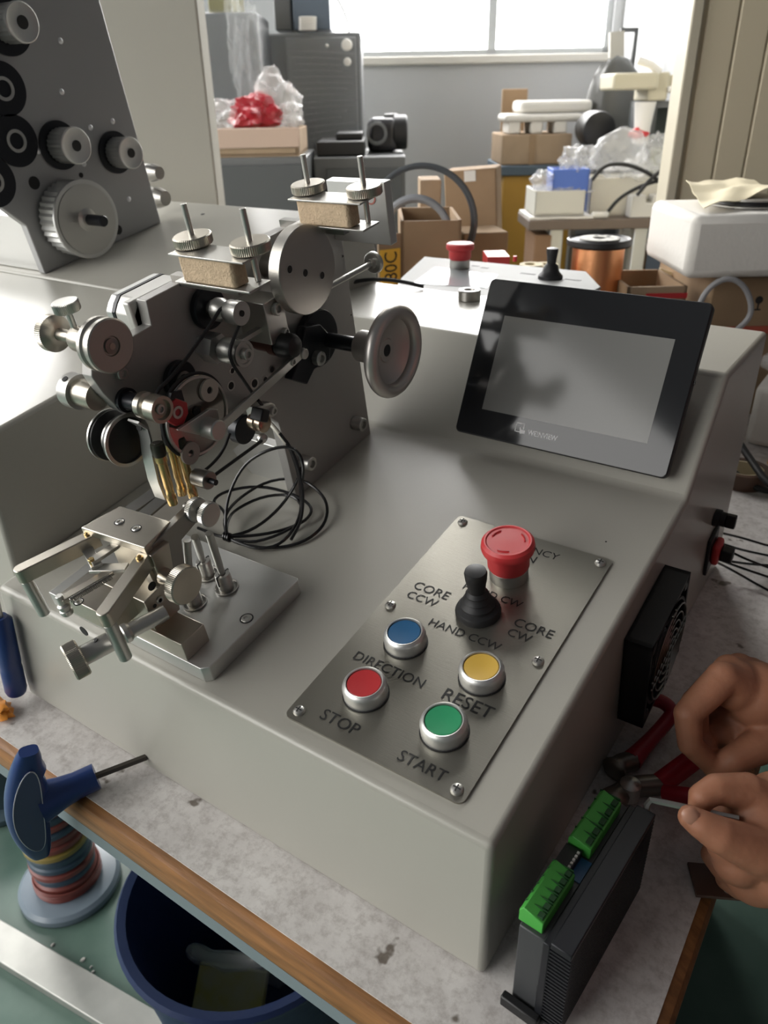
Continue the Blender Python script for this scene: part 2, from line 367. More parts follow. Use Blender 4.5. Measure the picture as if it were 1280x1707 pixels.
# ================================================================ winding machine: cabinet
mach = thing('winding_machine', 'grey enamelled coil winding machine with touch screen, button panel and exposed winding head', 'machine', (-.3, .25, 0))
prof = [(0, 0.0), (0, Z0), (.342, Z0 + .342 * SA / CA), (.413, .272), (.572, .272), (.572, 0.0)]
G().prism(prof, 0, -.474, 0).build('cabinet', GREY, mach, bevel=.0045, bseg=4)
def dp(s, h): q = FD @ Vector((0, s, h)); return (q.y, q.z)
a0 = dp(.0, .122); t0 = Z0 + .122 / CA + .0185 * SA / CA
G().prism([(.0185, .0), (.0185, t0), dp(.316, .122), (dp(.316, .122)[0], 0)], 0, -1.3, -.4745).build('raised_cabinet', GREY, mach, bevel=.004, bseg=3)
G().prism([(dp(.3185, 0)[0], 0), dp(.3185, .1225), dp(.606, .1225), (dp(.606, 0)[0], 0)], 0, -1.3, -.4745).build('raised_cabinet', GREY, mach, bevel=.003, bseg=3)
for u, v in ((338, 357), (317, 376), (474, 382), (560, 398)):
    q = Dh(u, v, .1226); G(FD).cyl((q.x, q.y, .1205), (q.x, q.y, .1229), .003, 10).build('screw_hole', DHOLE, mach)

# ---- control plate (deck frame)
PX0, PX1 = -.1540, -.0340; PS0 = (FDI @ Vector((-.154, .02056, .12242))).y; PS1 = PS0 + .2222
MG = .0075
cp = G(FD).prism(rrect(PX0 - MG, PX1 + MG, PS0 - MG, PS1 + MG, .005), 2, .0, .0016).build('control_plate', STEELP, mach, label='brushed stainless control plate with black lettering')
for i, (x, s) in enumerate([(x, s) for s in (PS0, (PS0 + PS1) / 2, PS1) for x in (PX0, PX1)]):
    sc = G(FD).lathe((x, s, .0012), (0, 0, 1), [(.0042, 0), (.0042, .0008), (.0034, .0022), (.0018, .0029), (.0003, .0031)], 16)
    sc = sc.build('screw', STEEL, cp)
    G(FD).box(x - .0024, x + .0024, s - .0004, s + .0004, .0030, .0043).box(x - .0004, x + .0004, s - .0024, s + .0024, .0030, .00431).build('cross_recess', DHOLE, cp)
def lab(body, uv, u0, u1, dy=0):
    c = Dh(*uv, .0019); L = (Dh(*u0, .0019) - Dh(*u1, .0019)).length
    letters('lettering', body, (c.x, c.y + dy, .0019), (1, 0, 0), (0, 1, 0), L, INK, cp, FD)
lab('STOP', (567, 1203), (537, 1189), (598, 1217)); lab('START', (704, 1276), (665, 1258), (744, 1294))
lab('DIRECTION', (648, 1115), (592, 1090), (706, 1139)); lab('RESET', (780, 1172), (741, 1154), (821, 1190))
lab('HAND CCW', (774, 1057), (717, 1034), (832, 1080)); lab('CORE', (720, 984), (692, 974), (748, 995))
lab('CCW', (704, 998), (680, 989), (727, 1008)); lab('CORE', (890, 1047), (859, 1035), (922, 1060))
lab('CW', (866, 1059), (848, 1052), (885, 1067)); lab('HAND CW', (821, 992), (774, 975), (870, 1008))
lab('EMERGENCY', (873, 912), (818, 892), (929, 930)); lab('BUTTON', (848, 920), (805, 905), (890, 936))
def button(uv, lens, label):
    q = Dh(*uv, .011); x, s = q.x, q.y
    b = G(FD).lathe((x, s, .0016), (0, 0, 1), [(.0150, 0), (.0152, .0008), (.0152, .0085), (.0143, .0108), (.0128, .0118), (.0121, .0116), (.0119, .0100), (.0119, .0090)], 40).build('push_button', ALU, mach, label=label)
    G(FD).ring((x, s, .0016), (0, 0, 1), .0150, .0160, .0008, 36).build('gasket', RUB, b)
    G(FD).lathe((x, s, .0100), (0, 0, 1), [(.0117, 0), (.0117, .0022), (.0111, .0028), (.006, .0024), (.0005, .0022)], 36).build('lens', lens, b)
button((739, 1203), GRN, 'round push button with green lens in aluminium ring'); button((802, 1114), YEL, 'round push button with yellow lens in aluminium ring')
button((607, 1141), REDD, 'round push button with red lens in aluminium ring'); button((674, 1056), BLU, 'round push button with blue lens in aluminium ring')
q = Dh(848, 953, .006); x, s = q.x, q.y
es = G(FD).lathe((x, s, .0016), (0, 0, 1), [(.0145, 0), (.0148, .001), (.0148, .010), (.0140, .0105)], 36).build('emergency_stop', STEEL, mach, label='red mushroom emergency stop button')
G(FD).lathe((x, s, .0120), (0, 0, 1), [(.0145, 0), (.0158, .002), (.0158, .014), (.0165, .0165)], 48, teeth=0).build('neck', RED, es)
G(FD).lathe((x, s, .0285), (0, 0, 1), [(.0170, 0), (.0196, .0008), (.0202, .0035), (.0196, .0070), (.0176, .0090), (.0165, .0090), (.0155, .0082), (.008, .0082), (.0005, .0084)], 60).build('cap', RED, es)
g = G(FD)
for k in range(3):
    a = math.radians(20 + 120 * k); pts = [(x + .0125 * math.cos(a + t * .12), s + .0125 * math.sin(a + t * .12), .0370) for t in range(7)]
    g.tube(pts, .0006, 6)
g.build('arrow_mark', REDD, es)
q = Dh(797, 1018, .003); x, s = q.x, q.y
js = G(FD).lathe((x, s, .0016), (0, 0, 1), [(.0166, 0), (.0168, .003), (.0155, .0055), (.0125, .007), (.0120, .0085), (.0128, .0095), (.0108, .0115), (.0098, .013), (.0104, .014), (.0088, .016), (.0080, .018), (.0084, .019), (.0062, .022)], 36).build('joystick', RUB, mach, label='black rubber-booted joystick')
G(FD).lathe((x, s, .0215), (0, 0, 1), [(.0062, 0), (.0066, .006), (.0078, .013), (.0082, .0185), (.0076, .0205), (.004, .0212), (.0005, .0213)], 28).build('grip', BLK, js)
q = Dh(1010, 903, 0)
G(FD).cyl((q.x, q.y, -.0005), (q.x, q.y, .0002), .0008, 8).build('dot_mark', DHOLE, mach)

# ---- touch screen
HO = Vector((-.2192, .3364, .2005)); HT = 1.1349; HW, HH = .2004, .1454
FHM = Matrix(((1, 0, 0, HO.x), (0, math.cos(HT), -math.sin(HT), HO.y), (0, math.sin(HT), math.cos(HT), HO.z), (0, 0, 0, 1)))
hm = G(FHM).prism(rrect(0, HW, 0, HH, .005), 2, -.0085, -.0008).build('touch_screen', BLK, mach, bevel=.001, label='black framed touch screen tilted back on the console')
G(FHM).prism(rrect(.0012, HW - .0012, .0012, HH - .0012, .0045), 2, -.001, 0).build('glass', SCRB, hm)
sx0, sx1, sy0, sy1 = .023, .178, .0255, .113
G(FHM).box(sx0, sx1, sy0, sy1, -.0004, .00012).build('display', LCD, hm, label='unlit grey display')
G(FHM).box(.012, .188, .010, .075, -.034, -.0085).build('rear_housing', BLK, hm)
for x, s in ((.004, .004), (HW - .004, HH * .55)):
    G(FHM).box(HW, HW + .001, HH * .55, HH * .57, -.006, -.003).build('side_clip', BLK, hm); break
letters('lettering', 'WE!NVIEW', (.0870, .0135, .00012), (1, 0, 0), (0, 1, 0), .0285, SILK, hm, FHM, cap=.0046, bold=True)
lg = G(FHM); lx, ly = .0600, .0118
for a, b, c, d in ((0, .0075, 0, .0008), (0, .0008, 0, .0085), (0, .0085, .0077, .0085), (.0077, .0085, .0028, .0085)):
    lg.box(lx + a, lx + b, ly + c, ly + d, 0, .00014)
lg.add([(lx + .004, ly + .0045, .00015), (lx + .0055, ly - .0012, .00015), (lx + .0102, ly - .0004, .00015), (lx + .0098, ly + .0025, .00015), (lx + .0062, ly + .0026, .00015), (lx + .0052, ly + .0048, .00015)], [(0, 1, 2, 3, 4, 5)])
lg.build('logo', SILK, hm)

# ---- right side of the cabinet: fan, knob, plug
a, b, c = Dx(1108, 937, .0), Dx(1040, 1068, .0), Dx(1030, 1200, .0)
s1 = a.y; h1 = (a.z + b.z) / 2; s0 = s1 - .092; h0 = h1 - .092
fan = G(FD); FT = .021
for (p0, p1, r0, r1) in ((s0, s1, h0, h0 + .004), (s0, s1, h1 - .004, h1), (s0, s0 + .004, h0, h1), (s1 - .004, s1, h0, h1)): fan.box(0.0005, FT, p0, p1, r0, r1)
fan.box(.0005, .003, s0, s1, h0, h1)
for (p, r) in ((s0 + .007, h0 + .007), (s1 - .007, h0 + .007), (s0 + .007, h1 - .007), (s1 - .007, h1 - .007)): fan.cyl((.001, p, r), (FT, p, r), .0065, 12)
fan = fan.build('cooling_fan', BLK, mach, label='square black cooling fan with wire guard')
cs, ch = (s0 + s1) / 2, (h0 + h1) / 2
G(FD).ring((.003, cs, ch), (1, 0, 0), .0425, .045, FT - .003, 40).build('shroud', BLK, fan)
G(FD).cyl((.003, cs, ch), (FT - .004, cs, ch), .017, 24).build('hub', BLKM, fan)
for k in range(7):
    a = 2 * PI * k / 7; e = Vector((0, math.cos(a), math.sin(a))); t = Vector((0, -math.sin(a), math.cos(a)))
    o = Vector((.010, cs, ch)); gb = G(FD).bar(o + e * .016, o + e * .041, t * .010 + Vector((.005, 0, 0)), Vector((.0006, 0, 0)) - t * .0003)
    gb.build('blade', BLK, fan)
gg = G(FD)
for r in (.012, .019, .026, .033, .040):
    gg.tube([(FT + .002, cs + r * math.cos(2 * PI * i / 32), ch + r * math.sin(2 * PI * i / 32)) for i in range(32)], .0008, 6, True)
for a in (0, 90): 
    e = Vector((0, math.cos(math.radians(a)), math.sin(math.radians(a)))); o = Vector((FT + .002, cs, ch))
    n_ = Vector((0, -e.z, e.y))
    for kk in (-.004, .004): gg.tube([o - e * .042 + n_ * kk, o + e * .042 + n_ * kk], .0008, 6)
gg.build('wire_guard', STEELD, fan)
q = Xp(1190, 862, .0)
kb = G().lathe((0.0005, q.y, q.z), (1, 0, 0), [(.009, 0), (.009, .006), (.0075, .0065), (.0075, .011)], 24).build('fuse_holder', BLK, mach, label='black round fuse holder knob')
G().box(.0115, .021, q.y - .0035, q.y + .0035, q.z - .007, q.z + .007).build('grip', BLK, kb, bevel=.001)
q = Xp(1182, 915, .0)
sk = G(FD); qd = FDI @ Vector((0, q.y, q.z))
ps = G(FD).box(.0003, .004, qd.y - .016, qd.y + .016, qd.z - .024, qd.z + .022).build('power_inlet', BLK, mach, bevel=.001, label='power inlet with red rocker switch')
G(FD).prism([(qd.y - .011, qd.z - .012), (qd.y + .011, qd.z - .012), (qd.y + .011, qd.z + .012), (qd.y - .011, qd.z + .012)], 0, .004, .012).build('rocker', RED, ps, bevel=.003)
G(FD).box(.012, .024, qd.y - .006, qd.y + .006, qd.z - .008, qd.z + .006).build('plug', BLK, ps, bevel=.0015)
# ================================================================ winding head on the tall mounting plate (deck frame)
XP = -.311                                             # right face of the mounting plate
def ax(g, s, h, prof, x0, seg=28, teeth=0, td=0): return g.lathe((x0, s, h), (1, 0, 0), prof, seg, teeth, td)
def disc(name, s, h, r, x0, x1, mat, parent, seg=32, teeth=0, td=0, label=None, bev=.0006):
    L = x1 - x0; c = min(bev, L * .3)
    return ax(G(FD), s, h, [(r - c, 0), (r, c), (r, L - c), (r - c, L)], x0, seg, teeth, td).build(name, mat, parent, label=label)
def socket(s, h, x, r, parent, L=.005):
    o = ax(G(FD), s, h, [(r * .9, 0), (r, r * .1), (r, L - r * .12), (r * .88, L), (r * .55, L), (r * .5, L - r * .5), (.0002, L - r * .5)], x, 18).build('socket_screw', STEEL, parent)
    return o
pts = [(.333, .0), (.336, .228), (.119, .228), (.117, .211), (.098, .2105), (.088, .214), (.074, .2145), (.064, .209), (.0605, .200), (.064, .186), (.071, .170), (.079, .160), (.09, .1545), (.103, .1545), (.150, .128), (.197, .098), (.212, .081), (.212, .0)]
mp_ = G(FD).prism(pts, 0, XP - .010, XP).build('mounting_plate', PLATE, mach, bevel=.0006, label='upright dark grey machined mounting plate')
# fixing screws and tapped holes in the plate
for u, v in ((597, 706), (511, 771)):
    q = Dx(u, v, XP + .005); socket(q.y, q.z, XP, .0066, mp_, .012)
for u, v, r in ((385, 643, .0042), (424, 639, .0048), (442, 633, .0035), (453, 616, .0036), (387, 618, .0030), (571, 427, .0018), (585, 525, .0014)):
    q = Dx(u, v, XP); g = G(FD).ring((XP - .0003, q.y, q.z), (1, 0, 0), r * .72, r, .0006, 18); g.build('hole_rim', STEEL, mp_)
    G(FD).lathe((XP - .0003, q.y, q.z), (1, 0, 0), [(r * .72, 0), (r * .72, .0004)], 16).build('tapped_hole', DHOLE, mp_)
# motor behind the plate
mo = G(FD)
sec = []
S0, S1, H0, H1 = .113, .171, .166, .227
for cs_, ch_, i in ((S0, H0, 0), (S1, H0, 1), (S1, H1, 2), (S0, H1, 3)):
    k = .009; d1 = ((0, 1), (-1, 0), (0, -1), (1, 0))[i]; d2 = ((1, 0), (0, 1), (-1, 0), (0, -1))[i]
    sec += [(cs_ + d1[0] * k, ch_ + d1[1] * k), (cs_ + (d1[0] + d2[0]) * k * .45, ch_ + (d1[1] + d2[1]) * k * .45), (cs_ + d2[0] * k, ch_ + d2[1] * k)]
mo.prism(sec, 0, -.341, -.3215)
mo = mo.build('stepper_motor', CAST, mach, bevel=.001, label='light grey stepper motor behind the plate')
G(FD).box(-.3285, -.3215, S0 - .001, S1 + .001, H0 - .001, H1 + .0005).build('flange', CAST, mo, bevel=.0015)
G(FD).prism([((a - .142) * 1.01 + .142, (b - .1965) * 1.01 + .1965) for a, b in sec], 0, -.344, -.341).build('gasket', BLKM, mo)
G(FD).prism(sec, 0, -.351, -.344).build('end_cap', ALU, mo, bevel=.001)
# bearing flanges
def flange(u, v, r, x1, hub, hx, parent=mach, label=None):
    q = Dx(u, v, XP + .003); o = disc('bearing_flange', q.y, q.z, r, XP, x1, BLKM, parent, 40, label=label, bev=.001)
    G(FD).ring((x1, q.y, q.z), (1, 0, 0), hub * .7, hub, .0015, 28).build('bearing_ring', STEELD, o)
    ax(G(FD), q.y, q.z, [(hub * .68, 0), (hub * .68, .0008)], x1, 20).build('bore', DHOLE, o)
    return o, q.y, q.z
fl1, s1_, h1_ = flange(347, 513, .0155, XP + .006, .0062, 0, label='black bearing flange beside the upper belt pulley')
fl2, s2_, h2_ = flange(300, 633, .0140, XP + .006, .0070, 0, label='black bearing flange behind the winding disc')
fl3, s3_, h3_ = flange(527, 563, .0250, XP + .008, .0085, 0, label='black bearing flange of the hand wheel')
# upper belt pulley on flange 1
xa, xb = xfor(s1_, h1_, 362), xfor(s1_, h1_, 403)
ax(G(FD), s1_, h1_, [(.004, 0), (.004, xa + .0 - XP - .006 if xa > XP + .006 else .004), (.0085, xa - XP), (.0085, xa - XP + .005), (.0062, xa - XP + .009), (.0085, xa - XP + .013), (.0085, xb - XP), (.0045, xb - XP)], XP, 30).build('belt_pulley', STEEL, mach)
ax(G(FD), s1_, h1_, [(.0022, 0), (.0022, .0006)], xb, 14).build('set_screw', DHOLE, fl1)
# bracket block with socket screws
b0 = Dx(443, 512, -.282); b1 = Dx(470, 552, -.282)
br = G(FD).box(XP, -.282, b0.y - .002, b0.y + .019, b0.z - .030, b0.z + .003).build('bracket_block', STEEL, mach, bevel=.0006, label='square steel bracket block')
socket(b0.y + .009, b0.z - .005, -.282, .0048, br, .004)
socket(b0.y + .022, b0.z - .022, XP, .005, br, .02)
G(FD).bar(Dx(398, 569, -.292), Dx(450, 538, -.292), (.003, 0, 0), (0, .0008, .0016)).build('lever', STEEL, br)
# brown cylinder with black head
c0 = Dx(468, 574, -.285)
xx = xfor(c0.y, c0.z, 425); xy = xfor(c0.y, c0.z, 466)
rd = ax(G(FD), c0.y, c0.z, [(.0075, 0), (.0080, .002), (.0080, xy - xx - .006), (.0092, xy - xx - .005), (.0092, xy - xx)], XP, 28)
rd = ax(G(FD), c0.y, c0.z, [(.0070, 0), (.0078, .004), (.0078, xy - XP - .008), (.0095, xy - XP - .007), (.0095, xy - XP)], XP, 28).build('proximity_sensor', nmat('reddish_bronze', (0.20, 0.10, 0.085), 0.3, 0.9), mach, label='reddish bronze cylinder with black head')
ax(G(FD), c0.y, c0.z, [(.0085, 0), (.0100, .002), (.0100, .012), (.0080, .016), (.003, .018)], xy, 24).build('head', BLK, rd)
socket(c0.y + .003, c0.z + .010, xy + .004, .003, rd, .004)
# belt roller with hex nut
r0 = Dx(408, 590, -.272)
xx = xfor(r0.y, r0.z, 376); xy = xfor(r0.y, r0.z, 408)
ro = ax(G(FD), r0.y, r0.z, [(.0095, 0), (.0095, .006), (.0080, .010), (.0095, .014), (.0095, xy - xx), (.0075, xy - xx), (.0070, xy - xx - .001), (.0002, xy - xx - .001)], xx, 32).build('belt_roller', STEEL, mach, label='steel belt roller with hexagon nut')
ax(G(FD), r0.y, r0.z, [(.0112, 0), (.0112, xx - .006 - XP)], XP, 6).build('hexagon_nut', ALU, ro)
ax(G(FD), r0.y, r0.z, [(.005, 0), (.005, .007)], xx - .0065, 16).build('spindle', STEELD, ro)
socket(r0.y, r0.z, xy - .001, .0042, ro, .005)
# big three-hole disc
dc = disc('winding_disc', .2390, .2085, .0330, -.281, -.270, STEELB, mach, 64, label='thick steel disc with three drilled holes')
ax(G(FD), .2390, .2085, [(.010, 0), (.010, -.279 - XP)], XP, 24).build('spindle', STEELD, dc)
for u, v in ((483, 449), (509, 455), (537, 459)):
    q = Dx(u, v, -.2698)
    G(FD).lathe((-.2702, q.y, q.z), (1, 0, 0), [(.0028, 0), (.0028, .0004)], 16).build('drilled_hole', DHOLE, dc)
    G(FD).ring((-.2702, q.y, q.z), (1, 0, 0), .0028, .0033, .0005, 18).build('hole_rim', STEEL, dc)
# guide rod with washer
e0 = Dx(540, 482, -.285); e1 = Dx(622, 438, -.285)
gr = G(FD).tube([e0, e1], .0026, 12).build('guide_rod', STEEL, mach, label='polished guide rod with flanged end')
dv = (Vector(e1) - Vector(e0)).normalized()
G(FD).lathe(Vector(e1) - dv * .002, dv, [(.0045, -.004), (.0045, 0), (.0085, .0005), (.0095, .0015), (.0095, .004), (.0085, .005)], 32).build('washer', STEEL, gr)
G(FD).bar(Vector(e0) + Vector((0, 0, -.006)), Vector((XP, e0.y, e0.z - .006)), (0, .004, 0), (0, 0, .003)).build('rod_clamp', STEELD, gr)
# bracket block behind the second clamp
g = G(FD).box(-.3105, -.2525, .325, .3345, .199, .2485)
bb = g.build('end_block', ALU, mach, bevel=.0008, label='bright aluminium end block')
q = Ds(617, 330, .325); G(FD).ring((q.x, .3246, q.z), (0, 1, 0), .0040, .0052, .001, 24).build('red_ring', nmat('pinkish_ring', (0.45, 0.16, 0.13), 0.4), bb)
# felt wire clamps
def clamp(dx, ds, label):
    X0, X1 = -.301 + dx, -.233 + dx; S0_, S1_ = .139 + ds, .160 + ds
    o = thing('felt_clamp', label, 'clamp', FD @ Vector(((X0 + X1) / 2, S0_, .235))) if False else None
    b = G(FD).box(X0, X1, S0_, S1_, .2335, .235).build('felt_clamp', STEEL, mach, bevel=.0003, label=label)
    G(FD).box(X0 + .002, X1 + .001, S0_ - .001, S1_ - .000, .2528, .2541).build('pressure_plate', STEEL, b, bevel=.0003)
    f = G(FD); n = 6
    x0, x1 = X0 + .007, X1 - .012
    f.prism([(x0 + .002, S0_ + .001), (x1 - .002, S0_ + .001), (x1, S0_ + .003), (x1 + .001, S1_ - .008), (x0, S1_ - .008), (x0 - .001, S0_ + .004)], 2, .2352, .2527)
    f.build('felt_block', FELT, b, bevel=.0012, bseg=3)
    for xk in (X0 + .009, X1 - .007):
        G(FD).cyl((xk, S1_ - .004, .2352), (xk, S1_ - .004, .281), .0021, 14).build('threaded_rod', STEEL, b)
        G(FD).lathe((xk, S1_ - .004, .2546), (0, 0, 1), [(.0125, 0), (.0132, .0008), (.0132, .0058), (.0124, .0066), (.0025, .0066)], 120, 1, .0003).build('knurled_nut', NICK, b)
    G(FD).cyl((X0 + .006, S0_ + .006, .235), (X0 + .006, S0_ + .006, .2365), .002, 12).build('screw_head', STEEL, b)
    return b
clamp(0, 0, 'felt wire clamp on the left with two knurled nuts'); clamp(.005, .119, 'felt wire clamp on the right with two knurled nuts')
for ds in (0, .119):
    G(FD).box(-.318, -.255, .150 + ds, .157 + ds, .226, .2334).build('clamp_bar', STEELD, mach)
# hand wheel
xw = -.229
hwl = G(FD); R = .0375
prof = [(.0062, -.032), (.0125, -.032), (.0132, -.031), (.0132, -.012), (.0150, -.009), (.020, -.006), (.027, -.004), (.029, -.003)]
for k in range(15):
    a = math.radians(200 - 300 * k / 14 * .9); prof.append((R - .0052 + .0058 * math.cos(a), .002 + .0058 * math.sin(a)))
prof += [(.0275, .0010), (.026, -.0005), (.020, -.0030), (.013, -.0055), (.0100, -.0055), (.0092, -.0045), (.0050, -.0045), (.0050, -.009), (.0062, -.010)]
hw = hwl.lathe((xw, s3_, h3_), (1, 0, 0), prof, 56, closed_ends=False).build('hand_wheel', SPUN, mach, angle=50, label='dished aluminium hand wheel on a black shaft')
ax(G(FD), s3_, h3_, [(.0064, 0), (.0064, xw - XP - .012)], XP + .007, 20).build('shaft', BLKM, hw)
ax(G(FD), s3_, h3_, [(.0050, 0), (.0050, .011)], xw - .0175, 20).build('shaft_end', STEELD, hw)
# black lever arm
P = [Dx(u, v, XP + .014) for u, v in ((505, 545), (530, 540), (548, 560), (545, 600), (520, 615), (508, 640), (482, 632), (492, 605))]
lv = G(FD).prism([(p.y, p.z) for p in P], 0, XP + .008, XP + .017).build('clamp_lever', BLKM, mach, bevel=.001, label='black clamp lever below the bearing flange')
q = Dx(526, 596, XP + .017); socket(q.y, q.z, XP + .017, .0062, lv, .007)
# long link arm
p0, p1 = Dx(503, 589, -.276), Dx(362, 717, -.262)
lk = G(FD).bar(p0, p1, (.0016, 0, 0), Vector((0, .0032, .0036))).build('link_arm', STEEL, mach, bevel=.0005, label='long flat steel link arm')
G(FD).cyl(Vector(p0) - Vector((.008, 0, 0)), Vector(p0) + Vector((.004, 0, 0)), .0042, 20).build('pivot', STEEL, lk)
G(FD).cyl(Vector(p1) - Vector((.012, 0, 0)), Vector(p1) + Vector((.002, 0, 0)), .0075, 24).build('pivot', STEEL, lk)
q = Dx(493, 594, -.272); socket(q.y - .004, q.z - .003, -.275, .003, lk, .004)
P = [Dx(u, v, -.268) for u, v in ((303, 719), (357, 683), (369, 684), (374, 712), (368, 731), (350, 730))]
lp = G(FD).prism([(p.y, p.z) for p in P], 0, -.2745, -.2715).build('link_plate', STEEL, lk, bevel=.0004)
q = Dx(348, 710, -.2715); socket(q.y, q.z, -.2715, .0026, lk, .002)
# winding disc with belt round its rim
sd, hd, RD = .1085, .1512, .0290
wd_ = disc('belt_disc', sd, hd, RD, -.286, -.2805, nmat('polished_disc', (0.33, 0.30, 0.28), 0.16, 1.0), mach, 64, label='polished steel disc ringed by a round black belt')
ax(G(FD), sd, hd, [(.008, 0), (.008, -.286 - XP)], XP, 24).build('spindle', STEELD, wd_)
G(FD).tube([(-.283, sd + (RD + .0006) * math.cos(2 * PI * i / 64), hd + (RD + .0006) * math.sin(2 * PI * i / 64)) for i in range(64)], .0014, 8, True).build('belt', RUB, wd_)
G(FD).ring((-.2806, sd, hd), (1, 0, 0), RD - .0022, RD - .0004, .0012, 64).build('rim', STEEL, wd_)
for u, v in ((347, 650), (316, 755)):
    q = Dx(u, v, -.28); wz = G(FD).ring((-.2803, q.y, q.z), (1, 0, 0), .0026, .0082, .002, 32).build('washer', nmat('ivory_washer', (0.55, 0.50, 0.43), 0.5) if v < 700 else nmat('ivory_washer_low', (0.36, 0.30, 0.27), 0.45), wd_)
    ax(G(FD), q.y, q.z, [(.0026, 0), (.0026, .0008)], -.2803, 14).build('screw_recess', DHOLE, wd_)
q = Dx(328, 685, -.28); ax(G(FD), q.y, q.z, [(.0032, 0), (.0032, .0008)], -.2803, 16).build('screw_recess', DHOLE, wd_)
P = [Dx(u, v, -.279) for u, v in ((281, 672), (291, 664), (309, 670), (311, 688), (303, 706), (290, 710), (278, 702))]
rp = G(FD).prism([(p.y, p.z) for p in P], 0, -.2805, -.277).build('red_block', REDD, wd_, bevel=.0006)
q = Dx(295, 687, -.277); G(FD).ring((-.277, q.y, q.z), (1, 0, 0), .0026, .0044, .0012, 24).build('eyelet', STEEL, wd_)
P = [Dx(u, v, -.279) for u, v in ((284, 655), (301, 650), (306, 668), (291, 663), (281, 671))]
G(FD).prism([(p.y, p.z) for p in P], 0, -.2805, -.278).build('dark_block', BLKM, wd_)
# double belt roller on a black spool post at the plate's tail
q = Dx(212, 667, XP + .002); sp, hp = q.y, q.z
pst = ax(G(FD), sp, hp, [(.0085, 0), (.0085, .003), (.0062, .0032), (.0062, xfor(sp, hp, 238) - XP)], XP, 28).build('tail_post', BLKM, mach, label='black post at the tail of the plate')
for ds, dh in ((.003, .004), (-.003, -.004)): socket(sp + ds, hp + dh, XP + .003, .0016, pst, .002)
xa, xb = xfor(sp, hp, 238), xfor(sp, hp, 271)
rol = ax(G(FD), sp, hp, [(.0060, 0), (.0092, .0004), (.0092, .005), (.0066, .0065), (.0066, .0085), (.0092, .010), (.0092, xb - xa), (.0070, xb - xa), (.0065, xb - xa - .003), (.0002, xb - xa - .003)], xa, 36).build('double_roller', NICK, mach, label='grooved guide roller with pale rims')
socket(sp, hp, xb - .003, .0035, rol, .002)
# round drive belts
def belt(name, pts, r=.0013, sm=2): G(FD).tube(pts, r, 8, False, sm).build(name, RUB, mach)
xg = xfor(s1_, h1_, 381)
T1 = Vector((xg, s1_ - .004, h1_ + .0062)); T2 = Vector((xa + .0075, sp + .004, hp + .006))
belt('drive_belt', [Dx(388, 514, xg), T1, Dx(352, 540, -.288), Dx(296, 618, -.285), T2, Vector((xa + .0075, sp + .001, hp - .0070)), Vector((xa + .0075, sp + .008, hp - .006))], .0013, 1)
belt('drive_belt', [Dx(400, 541, -.278), Dx(391, 560, -.276), Dx(382, 585, -.274), Dx(386, 605, -.274), Dx(402, 628, -.277), Dx(424, 660, -.282)], .0013)
belt('drive_belt', [Dx(430, 667, -.284), Dx(438, 677, -.286)], .0013, 0)
belt('drive_belt', [Dx(383, 722, -.281), Dx(372, 752, -.281), Dx(352, 776, -.281), Dx(330, 792, -.278)], .0012)
belt('drive_belt', [Dx(348, 799, -.268), Dx(436, 735, -.275)], .0013, 0)
# small steel boss on the belt
q = Dx(340, 798, -.272); kn = disc('belt_boss', q.y, q.z, .0068, -.280, -.266, STEELD, mach, 28, label='small slotted steel boss')
ax(G(FD), q.y, q.z, [(.0022, 0), (.0022, .006)], -.266, 14).build('pin', BLKM, kn)
# tension roller with thumb screws
q = Dx(186, 577, -.296); st, ht = q.y, q.z
tr = ax(G(FD), st, ht, [(.0150, 0), (.0175, .0006), (.0175, .0035), (.0160, .0048), (.0160, .0068), (.0175, .0085), (.0175, .0115), (.0165, .0122), (.0065, .0122), (.0060, .0112), (.0002, .0112)], -.308, 48).build('tension_roller', STEELB, mach, label='flanged tension roller with thumb screws')
ax(G(FD), st, ht, [(.0022, 0), (.0022, .0016)], -.2965, 16).build('pin', NICK, tr)
ax(G(FD), st, ht, [(.0045, 0), (.0050, .001), (.0050, .0018), (.004, .002)], -.2972, 24).build('bearing', STEELD, tr)
xk = xfor(st, ht, 92); xbr = xfor(st, ht, 128); xv = xfor(st, ht + .010, 122)
ax(G(FD), st, ht, [(.0080, 0), (.0085, .001), (.0085, -.318 - xbr), (.0072, -.308 - xbr)], xbr, 28).build('barrel', NICK, tr)
ax(G(FD), st, ht, [(.0042, 0), (.0042, xbr - xk)], xk, 20).build('stem', NICK, tr)
ax(G(FD), st, ht, [(.0110, 0), (.0125, .001), (.0125, .007), (.0115, .0075), (.0075, .0105), (.0042, .011)], xk - .006, 120, 1, .0004).build('knurled_knob', NICK, tr)
G(FD).cyl((xv, st, ht + .008), (xv, st, ht + .022), .0022, 14).build('thumb_stem', STEEL, tr)
G(FD).lathe((xv, st, ht + .019), (0, 0, 1), [(.0080, 0), (.0086, .0008), (.0086, .0060), (.0080, .0066)], 96, 1, .0004).build('thumb_screw', STEEL, tr)
q = Dx(203, 622, -.309); socket(q.y, q.z, XP, .0045, tr, .004)
# shaft collar to the left of the plate
q = Dx(129, 652, -.343); sc_, hc_ = q.y, q.z
col = ax(G(FD), sc_, hc_, [(.0095, 0), (.0095, XP - .010 + .3445)], -.3445, 28).build('shaft_collar', NICK, mach, label='bright shaft collar left of the plate')
G(FD).ring((-.349, sc_, hc_), (1, 0, 0), .0070, .0122, .010, 36).build('collar_ring', STEEL, col)
G(FD).lathe((-.344, sc_ - .0045, hc_ + .0112), (0, -.35, .93), [(.0022, 0), (.0022, .0006)], 12).build('set_screw', DHOLE, col)
